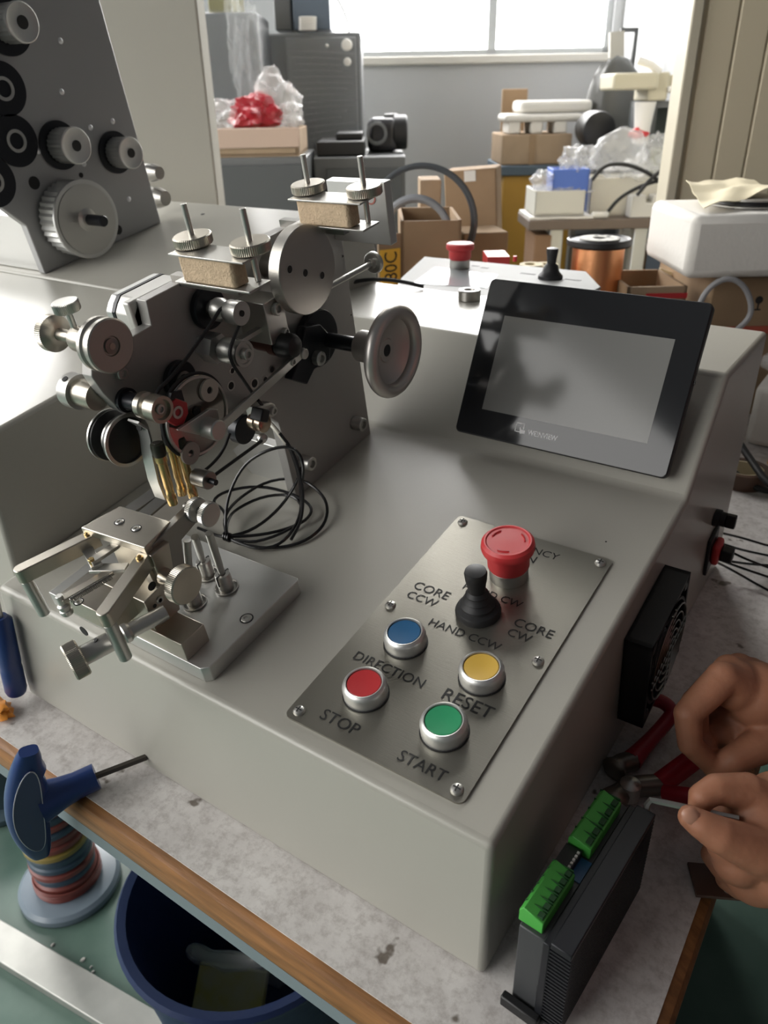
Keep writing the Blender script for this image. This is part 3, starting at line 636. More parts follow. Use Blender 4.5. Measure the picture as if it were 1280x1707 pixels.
# hanging sheave in a bent strap
q = Dx(226, 738, -.303); ss, hs = q.y, q.z
sh = ax(G(FD), ss, hs, [(.0135, 0), (.0180, .0005), (.0180, .003), (.0120, .005), (.0120, .013), (.0180, .015), (.0180, .0175), (.0135, .018)], -.330, 44).build('sheave', BLK, mach, label='black sheave with bright rims hanging below the plate')
for xk in (-.3305, -.3215, -.3120): G(FD).ring((xk, ss, hs), (1, 0, 0), .0165 if xk < -.325 or xk > -.315 else .012, .0190 if xk < -.325 or xk > -.315 else .0140, .0016, 44).build('rim', STEEL, sh)
P = [Dx(u, v, -.3) for u, v in ((222, 702), (238, 712), (243, 730), (246, 757), (256, 800), (268, 830))]
stp = G(FD); wv = Vector((.004, .002, .001))
W2 = [(Vector(p) + Vector((-.0055, 0, 0)), Vector(p) + Vector((.0055, 0, 0))) for p in P]
vs_, fs_ = [], []
for i, (a_, b_) in enumerate(W2):
    t = (Vector(P[min(i + 1, 5)]) - Vector(P[max(i - 1, 0)])).normalized(); n_ = Vector((1, 0, 0)).cross(t).normalized() * .0008
    vs_ += [a_ - n_, b_ - n_, b_ + n_, a_ + n_]
for i in range(5):
    for k in range(4): fs_.append((4 * i + k, 4 * i + (k + 1) % 4, 4 * i + 4 + (k + 1) % 4, 4 * i + 4 + k))
fs_ += [(3, 2, 1, 0), (20, 21, 22, 23)]
stp.add(vs_, fs_).build('strap', ALU, sh)
q = Dx(236, 715, -.299); G(FD).lathe((-.3, q.y - .0005, q.z + .001), (.2, -.9, .3), [(.0022, 0), (.0022, .0008)], 12).build('strap_hole', DHOLE, sh)
# brass wire-guide tubes
for u0, v0, u1, v1, X, k in ((262, 742, 288, 838, -.288, 0), (280, 722, 304, 822, -.296, 1), (297, 732, 322, 826, -.284, 2)):
    a_, b_ = Vector(Dx(u0, v0, X)), Vector(Dx(u1, v1, X)); d_ = (b_ - a_)
    bt = G(FD).lathe(a_ + d_ * .12, d_, [(.0040, 0), (.0042, .001), (.0042, .007), (.0034, .008), (.0034, d_.length * .60), (.0030, d_.length * .62), (.0030, d_.length * .74), (.0036, d_.length * .76), (.0036, d_.length * .9)], 20).build('guide_tube', BRASS, mach, label='brass wire guide tube with dark cap')
    G(FD).lathe(a_ - d_ * .04, d_, [(.0030, 0), (.0046, .0006), (.0050, .003), (.0050, .009), (.0036, .011)], 20).build('cap', nmat('olive_cap', (0.022, 0.023, 0.014), 0.4, 0.2), bt)
    G(FD).lathe(a_ - d_ * .045, d_, [(.0026, 0), (.0026, .0006)], 14).build('cap_socket', STEELD, bt)
# sensor bar, sensors and grey bracket
q0, q1 = Dx(424, 690, -.290), Dx(472, 690, -.272)
sbar = ax(G(FD), q1.y, q1.z, [(.0062, 0), (.0062, -.272 - XP)], XP, 24)
sb = G(FD).prism([(q1.y - .016, q1.z - .003), (q1.y + .002, q1.z - .0065), (q1.y + .006, q1.z - .003), (q1.y + .006, q1.z + .003), (q1.y + .002, q1.z + .0065), (q1.y - .016, q1.z + .012)], 0, -.296, -.284).build('sensor_bar', STEEL, mach, bevel=.0015, label='steel sensor clamp bar')
ax(G(FD), q1.y, q1.z, [(.0062, 0), (.0062, -.296 - XP)], XP, 20).build('spacer', STEELD, sb)
socket(q1.y + .0005, q1.z, -.284, .0035, sb, .003)
c_ = Dx(440, 706, -.280)
ax(G(FD), c_.y, c_.z, [(.0070, 0), (.0074, .001), (.0074, .006), (.0066, .007), (.0072, .008), (.0072, .013), (.0050, .014)], -.292, 26).build('sensor_body', nmat('bronze_sensor', (0.42, 0.33, 0.25), 0.25, 1.0), sb)
c_ = Dx(427, 690, -.279); G(FD).bar((-.279, c_.y, c_.z), (-.279, c_.y + .007, c_.z - .005), (.006, 0, 0), (0, .003, .004)).build('sensor_plug', BLK, sb, bevel=.001)
q = Dx(404, 715, XP + .006); disc('bearing_flange', q.y, q.z, .0120, XP + .001, XP + .010, BLKM, mach, 32)
q = Dx(440, 730, -.283); G(FD).lathe((-.287, q.y, q.z), (1, -.3, -.3), [(.0015, 0), (.0042, .001), (.0045, .004), (.002, .006)], 20).build('pulley_eye', STEEL, sb)
ga, gb_ = Dx(408, 745, -.345), Dx(468, 770, -.345)
P = [Ds(u, v, .226) for u, v in ((410, 730), (466, 747), (482, 812), (428, 800), (405, 772), (387, 751))]
gbx = G(FD).prism([(p.x, p.z) for p in P], 1, .226, .236).build('gusset_box', ALU, mach, bevel=.001, label='folded light grey gusset behind the plate')

# ================================================================ pulley plate on the raised cabinet (deck frame)
XQ = -.770
P = [Dx(u, v, XQ) for u, v in ((76, 458), (268, 369), (166, 0), (120, -170), (-260, -170), (-260, 300), (-20, 330), (44, 376))]
H = .1228
PP = [(p.y, max(p.z, H)) for p in P]; PP[0] = (PP[0][0], H); PP[1] = (PP[1][0], H)
pq = G(FD).prism(PP, 0, XQ - .012, XQ).build('pulley_plate', nmat('grey_pulley_plate', (0.40, 0.40, 0.40), 0.42, 0.45), mach, bevel=.0012, label='tall tapered grey plate carrying toothed pulleys')
P = [Dx(u, v, XQ - .10) for u, v in ((-60, 440), (72, 457), (45, 378), (-60, 420))]
G(FD).prism([(.330, H), (.330, H + .066), (.345, H + .066), (.345, H)], 0, -.95, XQ - .0125).build('plate_foot', ALU, mach, bevel=.001)
def hole(u, v, r, parent=pq, mat=STEEL):
    q = Dx(u, v, XQ); G(FD).lathe((XQ - .0002, q.y, q.z), (1, 0, 0), [(r, 0), (r * .6, .0012), (r * .1, .0016)], 14).build('rivet', mat, parent)
for u, v in ((101, 68), (103, 153), (151, 213), (188, 202), (64, 252), (140, 273), (215, 332)): hole(u, v, .0036, mat=nmat('bright_rivet', (0.85, 0.86, 0.88), 0.3, 0.5) if u == 101 else bpy.data.materials['bright_rivet'])
for u, v, r in ((57, 305, .0072), (135, 292, .003), (197, 383, .006)):
    q = Dx(u, v, XQ); ax(G(FD), q.y, q.z, [(r, 0), (r, .0006)], XQ - .0002, 18).build('drilled_hole', DHOLE, pq)
def tpulley(u, v, r, L, x0, bore, blackr, name='toothed_pulley', label=None):
    # (u, v) is the centre of the outer face at x0 + L
    q = Dx(u, v, x0 + L); o = ax(G(FD), q.y, q.z, [(r * .90, 0), (r * .97, .001), (r * .97, L - .004)], x0, 72 if r > .03 else 48, 1, r * .055).build(name, ALU, mach, label=label)
    ax(G(FD), q.y, q.z, [(r * .9, 0), (r, .0008), (r, .004), (r * .93, .0045), (r * .9, .0042), (bore, .0042)], x0 + L - .0045, 44).build('flange', ALU, o)
    ax(G(FD), q.y, q.z, [(bore, 0), (bore, .0005)], x0 + L - .0003, 18).build('bore', DHOLE, o)
    if blackr: ax(G(FD), q.y, q.z, [(blackr, 0), (blackr, .003)], XQ, 40).build('bearing_cover', BLKM, o)
    ax(G(FD), q.y, q.z, [(bore, 0), (bore, x0 - XQ)], XQ, 18).build('spindle', STEELD, o)
    return q, o
tpulley(38, 37, .0195, .030, XQ + .004, .0065, .030, label='toothed belt pulley at the top edge of the plate')
tpulley(128, 243, .0200, .030, XQ + .004, .0060, .0265, label='toothed belt pulley in the middle of the plate')
tpulley(219, 255, .0185, .028, XQ + .004, .0055, .0245, label="toothed belt pulley near the plate's slanted edge")
for u, v in ((5, 148), (26, 235), (-12, 303)):
    q = Dx(u, v, XQ + .002); o = ax(G(FD), q.y, q.z, [(.027, 0), (.027, .003)], XQ, 40).build('bearing_cover', BLKM, mach, label='round black bearing cover on the pulley plate')
    G(FD).ring((XQ + .003, q.y, q.z), (1, 0, 0), .0085, .0120, .0015, 28).build('bearing_ring', STEEL, o)
q, o = tpulley(146, 366, .0445, .034, XQ + .004, .004, 0, label='large toothed pulley with black shaft stub')
ax(G(FD), q.y, q.z, [(.0395, 0), (.0375, -.001), (.014, -.0006), (.010, .002), (.0062, .0022), (.0062, .024), (.0055, .025)], XQ + .0385, 44).build('hub_face', STEEL, o)
ax(G(FD), q.y, q.z, [(.0063, 0), (.0063, .026), (.0055, .027)], XQ + .042, 24).build('shaft_stub', BLKM, o)
for u, v, r in ((258, 288, .012), (268, 330, .014)):
    q = Dx(u, v, XQ - .03); G(FD).lathe((XQ - .05, q.y, q.z), (1, 0, 0), [(r * .6, 0), (r, .004), (r, .016), (r * .7, .03)], 20).build('bolt_end', STEELD, mach)
# ================================================================ gripper stage on its base plate (deck frame)
BX0, BX1, BS0, BS1, BH = -.405, -.2262, .0095, .1150, .0140
G(FD).prism([(BX0, BS0), (BX1 - .005, BS0), (BX1, BS0 + .004), (BX1, BS1 - .002), (BX1 - .002, BS1), (BX0, BS1)], 2, 0.0002, BH).build('base_plate', ALU, mach, bevel=.0006, label='thick bright aluminium base plate')
def capscrew(x, s, h, r, parent, name='socket_screw'):
    o = G(FD).ring((x, s, h - .0004), (0, 0, 1), r, r * 1.25, .0006, 24).build('counterbore', DHOLE, parent)
    return G(FD).lathe((x, s, h - .001), (0, 0, 1), [(r, 0), (r, .0012), (r * .85, .0018), (r * .5, .0018), (r * .45, .0009), (.0002, .0009)], 20).build(name, STEEL, parent)
bp_ = bpy.data.objects['base_plate']
for u, v in ((411, 1031),):
    q = Dh(u, v, BH); capscrew(q.x, q.y, BH, .0042, bp_)
gm = G(FD).box(-.303, -.2445, .0105, .033, BH, .0305).build('gripper_foot', NICK, mach, bevel=.0005, label='stepped foot of the gripper column')
col_ = G(FD).prism([(.012, .030), (.036, .030), (.042, .060), (.047, .086), (.030, .086), (.030, .060), (.012, .058)], 0, -.318, -.272).build('gripper_column', NICK, mach, bevel=.0006, label='milled column carrying the gripper')
q = Dx(266, 1000, -.272); socket(q.y, q.z, -.272, .0030, col_, .001)
q = Dx(258, 1010, -.272); ax(G(FD), q.y, q.z, [(.0016, 0), (.0016, .0003)], -.272, 12).build('pin_hole', DHOLE, col_)
q = Dx(253, 977, -.272); ax(G(FD), q.y, q.z, [(.0034, 0), (.0034, .0003)], -.272, 18).build('pin_hole', DHOLE, col_)
# cover plate
CH = .0925
c1, c2, c3, c4 = (Dh(u, v, CH) for u, v in ((134, 879), (200, 843), (285, 869), (241, 913)))
cv = G(FD).prism([(p.x, p.y) for p in (c1, c4, c3, c2)], 2, CH - .0065, CH).build('gripper_cover', NICK, mach, bevel=.0009, bseg=3, label='bevelled nickel cover plate with two socket screws')
for u, v in ((199, 870), (227, 881)):
    q = Dh(u, v, CH); capscrew(q.x, q.y, CH, .0031, cv)
P = [Dx(u, v, -.2765) for u, v in ((243, 920), (288, 876), (331, 834), (335, 862), (303, 900), (308, 940), (296, 968), (262, 985), (250, 958))]
G(FD).prism([(p.y, p.z) for p in P], 0, -.283, -.2765).build('side_plate', STEELD, cv, bevel=.0004)
# finger blades towards the wire guides
for (u0, v0, u1, v1, w_) in ((215, 853, 262, 820, .006), (240, 860, 285, 822, .006), (268, 868, 318, 826, .009)):
    a_, b_ = Vector(Dh(u0, v0, .083)), Vector(Dh(u1, v1, .083)); d_ = (b_ - a_).normalized(); n_ = Vector((-d_.y, d_.x, 0))
    G(FD).bar(a_ - d_ * .01, b_, n_ * w_, (0, 0, .0016)).build('finger_blade', NICK if w_ > .008 else STEELD, mach, bevel=.0003, label='flat nickel finger blade')
# arms with pegs
AH = .0865
def arm(e, pv, peg_u, label):
    a_, b_ = Vector(Dh(*e, AH)), Vector(Dh(*pv, AH)); d_ = (b_ - a_).normalized(); n_ = Vector((-d_.y, d_.x, 0)); k = .0048
    pts = [b_ + n_ * k + d_ * .006, b_ - n_ * k + d_ * .006] + [a_ + (-n_ * math.cos(t) - d_ * math.sin(t)) * k for t in [PI * i / 8 for i in range(9)]]
    o = G(FD).prism([(p.x, p.y) for p in pts], 2, AH - .0115, AH).build('gripper_arm', NICK, mach, bevel=.0007, label=label)
    G(FD).cyl((a_.x, a_.y, AH - .0445), (a_.x, a_.y, AH - .0112), .0044, 24).build('peg', STEEL, o)
    G(FD).lathe((b_.x, b_.y, AH - .0002), (0, 0, 1), [(.0026, 0), (.0026, .0012), (.0016, .0016), (.0012, .0028), (.0003, .003)], 14).build('brass_pin', BRASS, o)
    return o
arm((33, 946), (146, 891), 0, 'slim gripper arm on the left with a steel peg'); arm((172, 1017), (233, 931), 0, 'gripper arm on the right with a steel peg')
# scissor links
def link(e0, e1, h, w_=.0040, mat=STEEL, nm='scissor_link'):
    a_, b_ = Vector(Dh(*e0, h)), Vector(Dh(*e1, h)); d_ = (b_ - a_).normalized(); n_ = Vector((-d_.y, d_.x, 0))
    return G(FD).bar(a_, b_, n_ * w_, (0, 0, .0013)).build(nm, mat, mach, bevel=.0004)
link((140, 905), (162, 945), .0775); link((150, 938), (200, 905), .0800, label if False else .0036); link((152, 948), (212, 946), .0750)
q = Dh(152, 934, .0815); pn = G(FD).cyl((q.x, q.y, .0730), (q.x, q.y, .0830), .0022, 14).build('link_pin', BRASS, mach)
# spring slide
a_, b_ = Vector(Dh(102, 1001, .074)), Vector(Dh(186, 952, .074)); d_ = (b_ - a_).normalized(); n_ = Vector((-d_.y, d_.x, 0))
sl = G(FD).bar(a_, b_, n_ * .0036, (0, 0, .0016)).build('slide_bar', NICK, mach, bevel=.0006, label='narrow slide bar with return spring')
G(FD).cyl(a_ + Vector((0, 0, -.012)), a_ + Vector((0, 0, .0045)), .0026, 16).build('slide_pin', STEEL, sl)
G(FD).lathe(a_ + Vector((0, 0, -.012)), (0, 0, 1), [(.004, 0), (.0043, .001), (.0043, .0035), (.0036, .004), (.0036, .0055), (.0043, .006), (.0043, .008), (.003, .009)], 20).build('nut', STEEL, sl)
coil = []
o_ = a_ - n_ * .0058 * -1; o_ = a_ + (n_ if n_.x > 0 else -n_) * .0052 + d_ * .004
L_ = (b_ - a_).length * .82
for i in range(30 * 10 + 1):
    t = i / 10; q_ = 2 * PI * t; coil.append(o_ + d_ * (L_ * t / 30) + (n_ * math.cos(q_) + Vector((0, 0, 1)) * math.sin(q_)) * .0018)
G(FD).tube(coil, .0004, 5).build('return_spring', STEELD, sl)
# slide block and lead screw
sb2 = G(FD).box(-.338, -.286, -.010, .020, .040, .0575).build('slide_block', NICK, mach, bevel=.0006, label='plated slide block of the gripper')
q = Dh(131, 1003, .0575); capscrew(q.x, q.y, .0575, .0030, sb2)
q = Ds(140, 1052, -.010); G(FD).lathe((q.x, -.0104, q.z), (0, 1, 0), [(.0042, 0), (.0042, .0006)], 18).build('bore', DHOLE, sb2)
LH = .0475
k0 = Vector(Dh(124, 1101, LH)); k1 = Vector(Dh(165, 1066, LH)); k2 = Vector(Dh(252, 1033, LH)); d_ = (k1 - k0).normalized(); d_ = Vector((.012, 1, 0)).normalized(); d_ = (k2 - k0).normalized()
lsn = G(FD).lathe(k0, d_, [(.0066, .004), (.0070, .005), (.0070, .028), (.0062, .030), (.0062, .034), (.0070, .035), (.0070, .038), (.0055, .040), (.0055, .066)], 28).build('lead_screw', STEEL, mach, label='gripper lead screw with knurled brass-toned knob')
G(FD).lathe(k0, d_, [(.0120, -.004), (.0130, -.003), (.0130, .005), (.0120, .006)], 140, 1, .0003).build('knurled_knob', NICK, lsn)
pq_ = k0 + d_ * .017; G(FD).lathe(pq_ + Vector((0, 0, .0066)), (-.25, -.2, 1), [(.0019, 0), (.0019, .0006)], 12).build('set_screw', DHOLE, lsn)
# side adjusting knob
q = Dx(312, 977, -.2485)
kk = ax(G(FD), q.y, q.z, [(.0062, 0), (.0062, .0165)], -.272, 22).build('adjusting_knob', NICK, mach, label='knurled adjusting knob on the side of the column')
ax(G(FD), q.y, q.z, [(.0130, 0), (.0140, .0008), (.0140, .0075), (.0132, .0085)], -.2565, 140, 1, .0003).build('knurled_head', NICK, kk)
# thumb wheels
q = Dx(350, 858, -.262)
for X, nm in ((-.279, 1), (-.266, 2)):
    tw = ax(G(FD), q.y, q.z, [(.0088, 0), (.0094, .0006), (.0094, .0048), (.0086, .0056)], X, 100, 1, .0004).build('thumb_wheel', STEEL, mach, label='small knurled thumb wheel beside the finger blades')
ax(G(FD), q.y, q.z, [(.0030, 0), (.0030, .020)], -.287, 16).build('thumb_spindle', STEELD, tw)
# push rods in slotted sockets
for (bu, bv), (tu, tv), X in (((378, 980), (346, 882), -.268), ((346, 958), (323, 890), -.287), ((325, 1005), (311, 893), -.279)):
    b_ = Dh(bu, bv, BH); t_ = Vector(Dx(tu, tv, X)); bb_ = Vector((b_.x, b_.y, BH + .013))
    pr = G(FD).lathe((b_.x, b_.y, BH), (0, 0, 1), [(.0062, 0), (.0062, .014), (.0055, .0150), (.0028, .0150), (.0026, .008), (.0002, .008)], 24).build('push_rod', STEEL, mach, label='slanted push rod standing in a slotted socket')
    G(FD).ring((b_.x, b_.y, BH), (0, 0, 1), .0062, .0098, .0008, 32).build('bushing', STEELD, pr)
    G(FD).ring((b_.x, b_.y, BH), (0, 0, 1), .0088, .0098, .0016, 32).build('bushing_lip', STEEL, pr)
    G(FD).box(b_.x - .0005, b_.x + .0005, b_.y - .0066, b_.y + .0066, BH + .006, BH + .0152).build('slot', DHOLE, pr)
    dd = t_ - bb_; G(FD).lathe(bb_ - dd.normalized() * .004, dd, [(.0014, 0), (.0028, .012), (.0030, .016), (.0030, dd.length)], 16).build('rod', STEEL, pr)

# ================================================================ sensor cable coil
def wp(L): return [Dh(*p) if len(p) == 3 else Dx(p[0], p[1], p[3]) for p in L]
cc = thing('sensor_cable', 'black sensor cable coiled and knotted on the grey deck', 'cable', FD @ Vector((-.29, .18, 0)))
KN = (378, 895, .008)
paths = [
    [(447, 700, .085), (462, 718, .08), (482, 745, .066), (497, 785, .045), (503, 830, .022), (499, 868, .008), (470, 908, .004), (430, 916, .004), (396, 904, .006), KN],
    [(466, 722, .08), (486, 747, .066), (501, 790, .046), (506, 830, .024), (502, 870, .010), (485, 900, .004)],
    [KN, (375, 870, .02), (380, 825, .035), (405, 775, .055), (440, 752, .066), (475, 743, .07), (497, 752, .066), (506, 775, .055), (504, 800, .04)],
    [KN, (372, 862, .016), (395, 832, .016), (445, 801, .016), (500, 796, .014), (537, 822, .010), (548, 850, .006), (538, 880, .003), (505, 905, .002), (455, 915, .002), (400, 908, .004), KN],
    [KN, (376, 850, .010), (352, 838, .012), (370, 820, .015), (425, 809, .014), (478, 819, .012), (515, 838, .009), (521, 855, .006), (500, 875, .004), (440, 892, .004), KN],
    [KN, (378, 870, .010), (390, 850, .010), (440, 826, .010), (490, 824, .010), (507, 850, .006), (495, 878, .004), (430, 905, .004), (392, 900, .006)],
    [KN, (420, 885, .006), (465, 850, .012), (495, 805, .03), (502, 780, .05)],
    [KN, (362, 893, .006), (345, 886, .004), (330, 880, .003)],
]
for L in paths: G(FD).tube(wp(L), .0014, 8, False, 2).build('strand', nmat('black_cable', (0.012, 0.012, 0.013), 0.22) if 'black_cable' not in bpy.data.materials else bpy.data.materials['black_cable'], cc)
sl_ = wp([(430, 690, .090), (440, 697, .088), (455, 710, .083), (470, 730, .074), (480, 742, .067)])
G(FD).tube(sl_, .0020, 10, False, 2).build('clear_sleeve', nmat('milky_sleeve', (0.55, 0.53, 0.46), 0.2), cc)
kp = Vector(Dh(*KN))
for i in range(3): G(FD).lathe(kp + Vector((-.003 + .0025 * i, 0, 0)), (1, .25, .1), [(.0028, 0), (.0042, .0006), (.0042, .0016), (.0028, .0022)], 18).build('knot', bpy.data.materials['black_cable'], cc)

# ================================================================ things on the bench
# stepper driver
FS = Matrix.Translation((.0405, .0535, 0)) @ Matrix.Rotation(math.radians(-4), 4, 'Z')
dr = thing('stepper_driver', 'black finned stepper driver box with green terminal blocks beside the cabinet', 'driver', (.0405, .0535, 0))
G(FS).box(-.0165, -.0005, -.0565, .0585, .002, .071).build('cover', nmat('driver_grey', (0.055, 0.057, 0.06), 0.45, 0.2), dr, bevel=.0008)
G(FS).box(-.0005, .004, -.0590, .0590, .0, .0735).build('backplate', BLKM, dr, bevel=.0006)
for k in range(22):
    z = .004 + k * .0031; G(FS).box(.004, .0165, -.059, .059, z, z + .0014).build('fin', BLKM, dr)
G(FS).box(.004, .0165, -.059, .059, .0715, .0765).build('top_fin', BLKM, dr, bevel=.0006)
G(FS).box(-.0205, .004, -.0640, -.0585, .0, .0085).build('mounting_ear', BLK, dr, bevel=.001)
G(FS).box(-.0012, -.0002, -.0575, -.0567, .020, .030).build('vent_slot', DHOLE, dr)
def terminal(y0, y1, n, slots):
    t = G(FS).prism([(-.0185, .0712), (-.0185, .0800), (-.0160, .0835), (-.0035, .0800), (-.0035, .0712)], 1, y0, y1).build('terminal_block', TGRN, dr, bevel=.0005)
    for k in range(n):
        yc = y0 + (y1 - y0) * (k + .5) / n; w_ = (y1 - y0) / n * .28
        G(FS).box(-.0082, -.0048, yc - w_, yc + w_, .0790, .0822).build('wire_slot', DGRN, t)
        G(FS).box(-.0183, -.0045, yc + (y1 - y0) / n * .47, yc + (y1 - y0) / n * .5, .0790, .0826).build('groove', DGRN, t)
    return t
terminal(-.0540, -.0150, 6, 0); terminal(.0060, .0235, 2, 0); terminal(.0240, .0510, 3, 0)
G(FS).box(-.0185, -.008, -.0125, .0045, .0712, .0770).build('dip_switch', BLK, dr)
G(FS).box(-.0080, -.0010, -.0125, .0045, .0708, .0716).build('circuit_board', PCB, dr)
for k in range(5): G(FS).box(-.0100, -.0085, -.0115 + k * .003, -.0100 + k * .003, .0770, .0785).build('switch_lever', WHT, dr)

# T-handle hex key
tA, tB, tC = Vector((-.3121, -.0067, .012)), Vector((-.3252, -.0335, .012)), Vector((-.3445, -.0765, .012))
tk = thing('t_handle_key', 'blue T-handled hex key hanging over the bench edge', 'hex key', (-.335, -.05, 0))
ud = (tA - tB).normalized()
G().tube([tB - ud * .012, tA + ud * .0075], .0029, 6).build('hex_shaft', nmat('dark_hex_steel', (0.10, 0.09, 0.08), 0.4, 0.8), tk)
top_, bot_ = Vector((-.3285, -.0775, .0735)), Vector((-.3665, -.0770, -.0640)); bd = (bot_ - top_).normalized(); ud2 = (ud - bd * ud.dot(bd)).normalized(); sd2 = bd.cross(ud2).normalized()
hg = G(); N = 18; prof = []; seg = 20
vs_, fs_ = [], []
for i in range(N + 1):
    t = i / N; c_ = top_.lerp(bot_, t); k = math.sin(PI * min(max(t * .94 + .03, 0), 1)) ** .22
    wd2 = (.0082 + .0012 * math.sin(PI * t)) * k; dp2 = (.0112 + .0042 * math.sin(PI * t) ** .8) * k
    c_ = c_ - ud2 * (.006 * math.sin(PI * t))
    for j in range(seg):
        q_ = 2 * PI * j / seg; cx, cy = math.cos(q_), math.sin(q_)
        ex = abs(cx) ** .7 * (1 if cx >= 0 else -1); ey = abs(cy) ** .7 * (1 if cy >= 0 else -1)
        bump_ = .0016 * math.cos(t * 40) * (1 if .08 < t < .40 else 0) * max(ey, 0)
        vs_.append(c_ + sd2 * ex * wd2 + ud2 * (ey * dp2 + bump_))
for i in range(N):
    for j in range(seg): fs_.append((i * seg + j, i * seg + (j + 1) % seg, (i + 1) * seg + (j + 1) % seg, (i + 1) * seg + j))
fs_ += [tuple(range(seg))[::-1], tuple(range(N * seg, (N + 1) * seg))]
hg.add(vs_, fs_).build('cross_bar', HANDLE, tk, angle=60)
cen = top_.lerp(bot_, .48); camside = sd2 if sd2.dot(CAM - cen) > 0 else -sd2
for nm, mt, ex_, w0, rr in (('palm_pad', HANDP, .0175, .0100, 0), ('pad_rim', nmat('pale_rim', (0.45, 0.47, 0.52), 0.3), .0172, .0104, 1)):
    pts = [cen + camside * (.0096 - .0016 * math.cos(a) ** 2) + bd * (.054 * math.cos(a)) + ud2 * (w0 * math.sin(a) - .006 * math.sin(PI * (.5 + .43 * math.cos(a)))) for a in [2 * PI * i / 40 for i in range(40)]]
    if rr: G().tube(pts, .0005, 6, True).build(nm, mt, tk)
    else:
        g = G(); g.add([p + camside * .0004 for p in pts] + [p - camside * .005 for p in pts], [tuple(range(40))] + [(i, (i + 1) % 40, 40 + (i + 1) % 40, 40 + i) for i in range(40)]); g.build(nm, mt, tk)
st0 = cen + ud2 * .004
G().tube([st0, st0.lerp(tB, .35), st0.lerp(tB, .6), tB - ud * .002], [.0165, .0125, .0108, .0105], 20).build('stem', HANDLE, tk, angle=60)
# blue tube at the left, orange scrap
a_, b_ = Zp(31, 1150, .0105), Zp(4, 1052, .0105)
a_ = onplane(28, 1155, (0, -.0115, 0), Vector((0, 1, 0))); b_ = onplane(2, 1040, (0, -.0112, 0), Vector((0, 1, 0))); a_.z = max(a_.z, .003)
sdv = thing('screwdriver', 'dark blue screwdriver handle leaning beside the cabinet corner', 'screwdriver', (-.49, 0, 0))
dv_ = (b_ - a_).normalized()
G().lathe(a_, dv_, [(.004, 0), (.0085, .002), (.0095, .006), (.0095, .030), (.0088, .034), (.0095, .038), (.0095, .085), (.006, .09)], 22).build('handle', HANDLE, sdv)
G().cyl(a_ + dv_ * .088, a_ + dv_ * .15, .003, 12).build('blade', STEEL, sdv)
q = Zp(8, 1193, 0); G().blob((q.x - .006, q.y, .0045), (.014, .009, .006), .5, 2.5, 3, 3, True).build('foil_scrap', ORNG, label='crumpled orange foil scrap at the left bench edge', cat='scrap')

# wires and odds behind the plug
BCAB = bpy.data.materials['black_cable']
for k, L in enumerate(([(1197, 905, .055), (1225, 925, .03), (1290, 950, .012), (1400, 985, .004)], [(1202, 906, .055), (1240, 918, .03), (1300, 930, .008), (1420, 960, .004)], [(1186, 928, .05), (1230, 945, .02), (1290, 965, .006), (1420, 1010, .004)],
                       [(1190, 930, .05), (1240, 940, .02), (1295, 943, .006), (1430, 945, .004)], [(1200, 888, .04), (1235, 896, .02), (1290, 913, .006), (1430, 940, .004)], [(1184, 932, .05), (1220, 950, .01), (1280, 985, .004), (1400, 1040, .004)])):
    G().tube([Zp(u, v, z) for u, v, z in L], .0014, 7, False, 2).build('lead_wire', BCAB, label=('topmost', 'second', 'lowest', 'straight middle', 'short upper', 'drooping')[k] + ' black lead wire running right from the red plug', cat='wire', group='black leads from the power inlet')
# tape roll, cables and white tubs behind the right end
def zdisc(u, v, z): q = Zp(u, v, z); return q
q = Zp(1238, 790, .012)
tp = G().ring((q.x, q.y, .0), (0, 0, 1), .026, .034, .022, 40).build('tape_roll', nmat('brown_tape', (0.10, 0.055, 0.035), 0.35), label='roll of brown packing tape behind the cabinet', cat='tape')
G().ring((q.x, q.y, .001), (0, 0, 1), .0225, .0258, .020, 40).build('core', PAPER, tp)
G().tube([Zp(u, v, z) for u, v, z in ((1225, 728, .05), (1250, 765, .035), (1285, 815, .02), (1400, 870, .006))], .005, 10, False, 2).build('power_cable', RUB, label='thick black power cable sloping past the tape roll', cat='cable')
G().tube([Zp(u, v, z) for u, v, z in ((1215, 780, .01), (1250, 810, .008), (1290, 822, .006), (1400, 840, .006))], .0042, 10, False, 2).build('power_cable', RUB, label='black power cable curving in front of the tape roll', cat='cable')
q = Zp(1262, 745, 0); G().box(q.x - .02, q.x + .16, q.y, q.y + .10, 0.0, .095).build('white_tub', FOAM, label='white foam tub at the right behind the cabinet', cat='tub', bevel=.010, bseg=3)
G().blob((q.x + .05, q.y + .045, .122), (.062, .048, .04), .35, 2.0, 5, 4, True).build('plastic_bag', FILM, label='clear plastic bag lying on the white foam tub', cat='bag')
q = Zp(1283, 775, .0); G().lathe((q.x + .012, q.y, 0), (0, 0, 1), [(.012, 0), (.016, .004), (.016, .016), (.010, .022)], 20).build('knob_cap', nmat('orange_yellow', (0.75, 0.33, 0.03), 0.4), label='small orange cap at the right image edge', cat='cap')

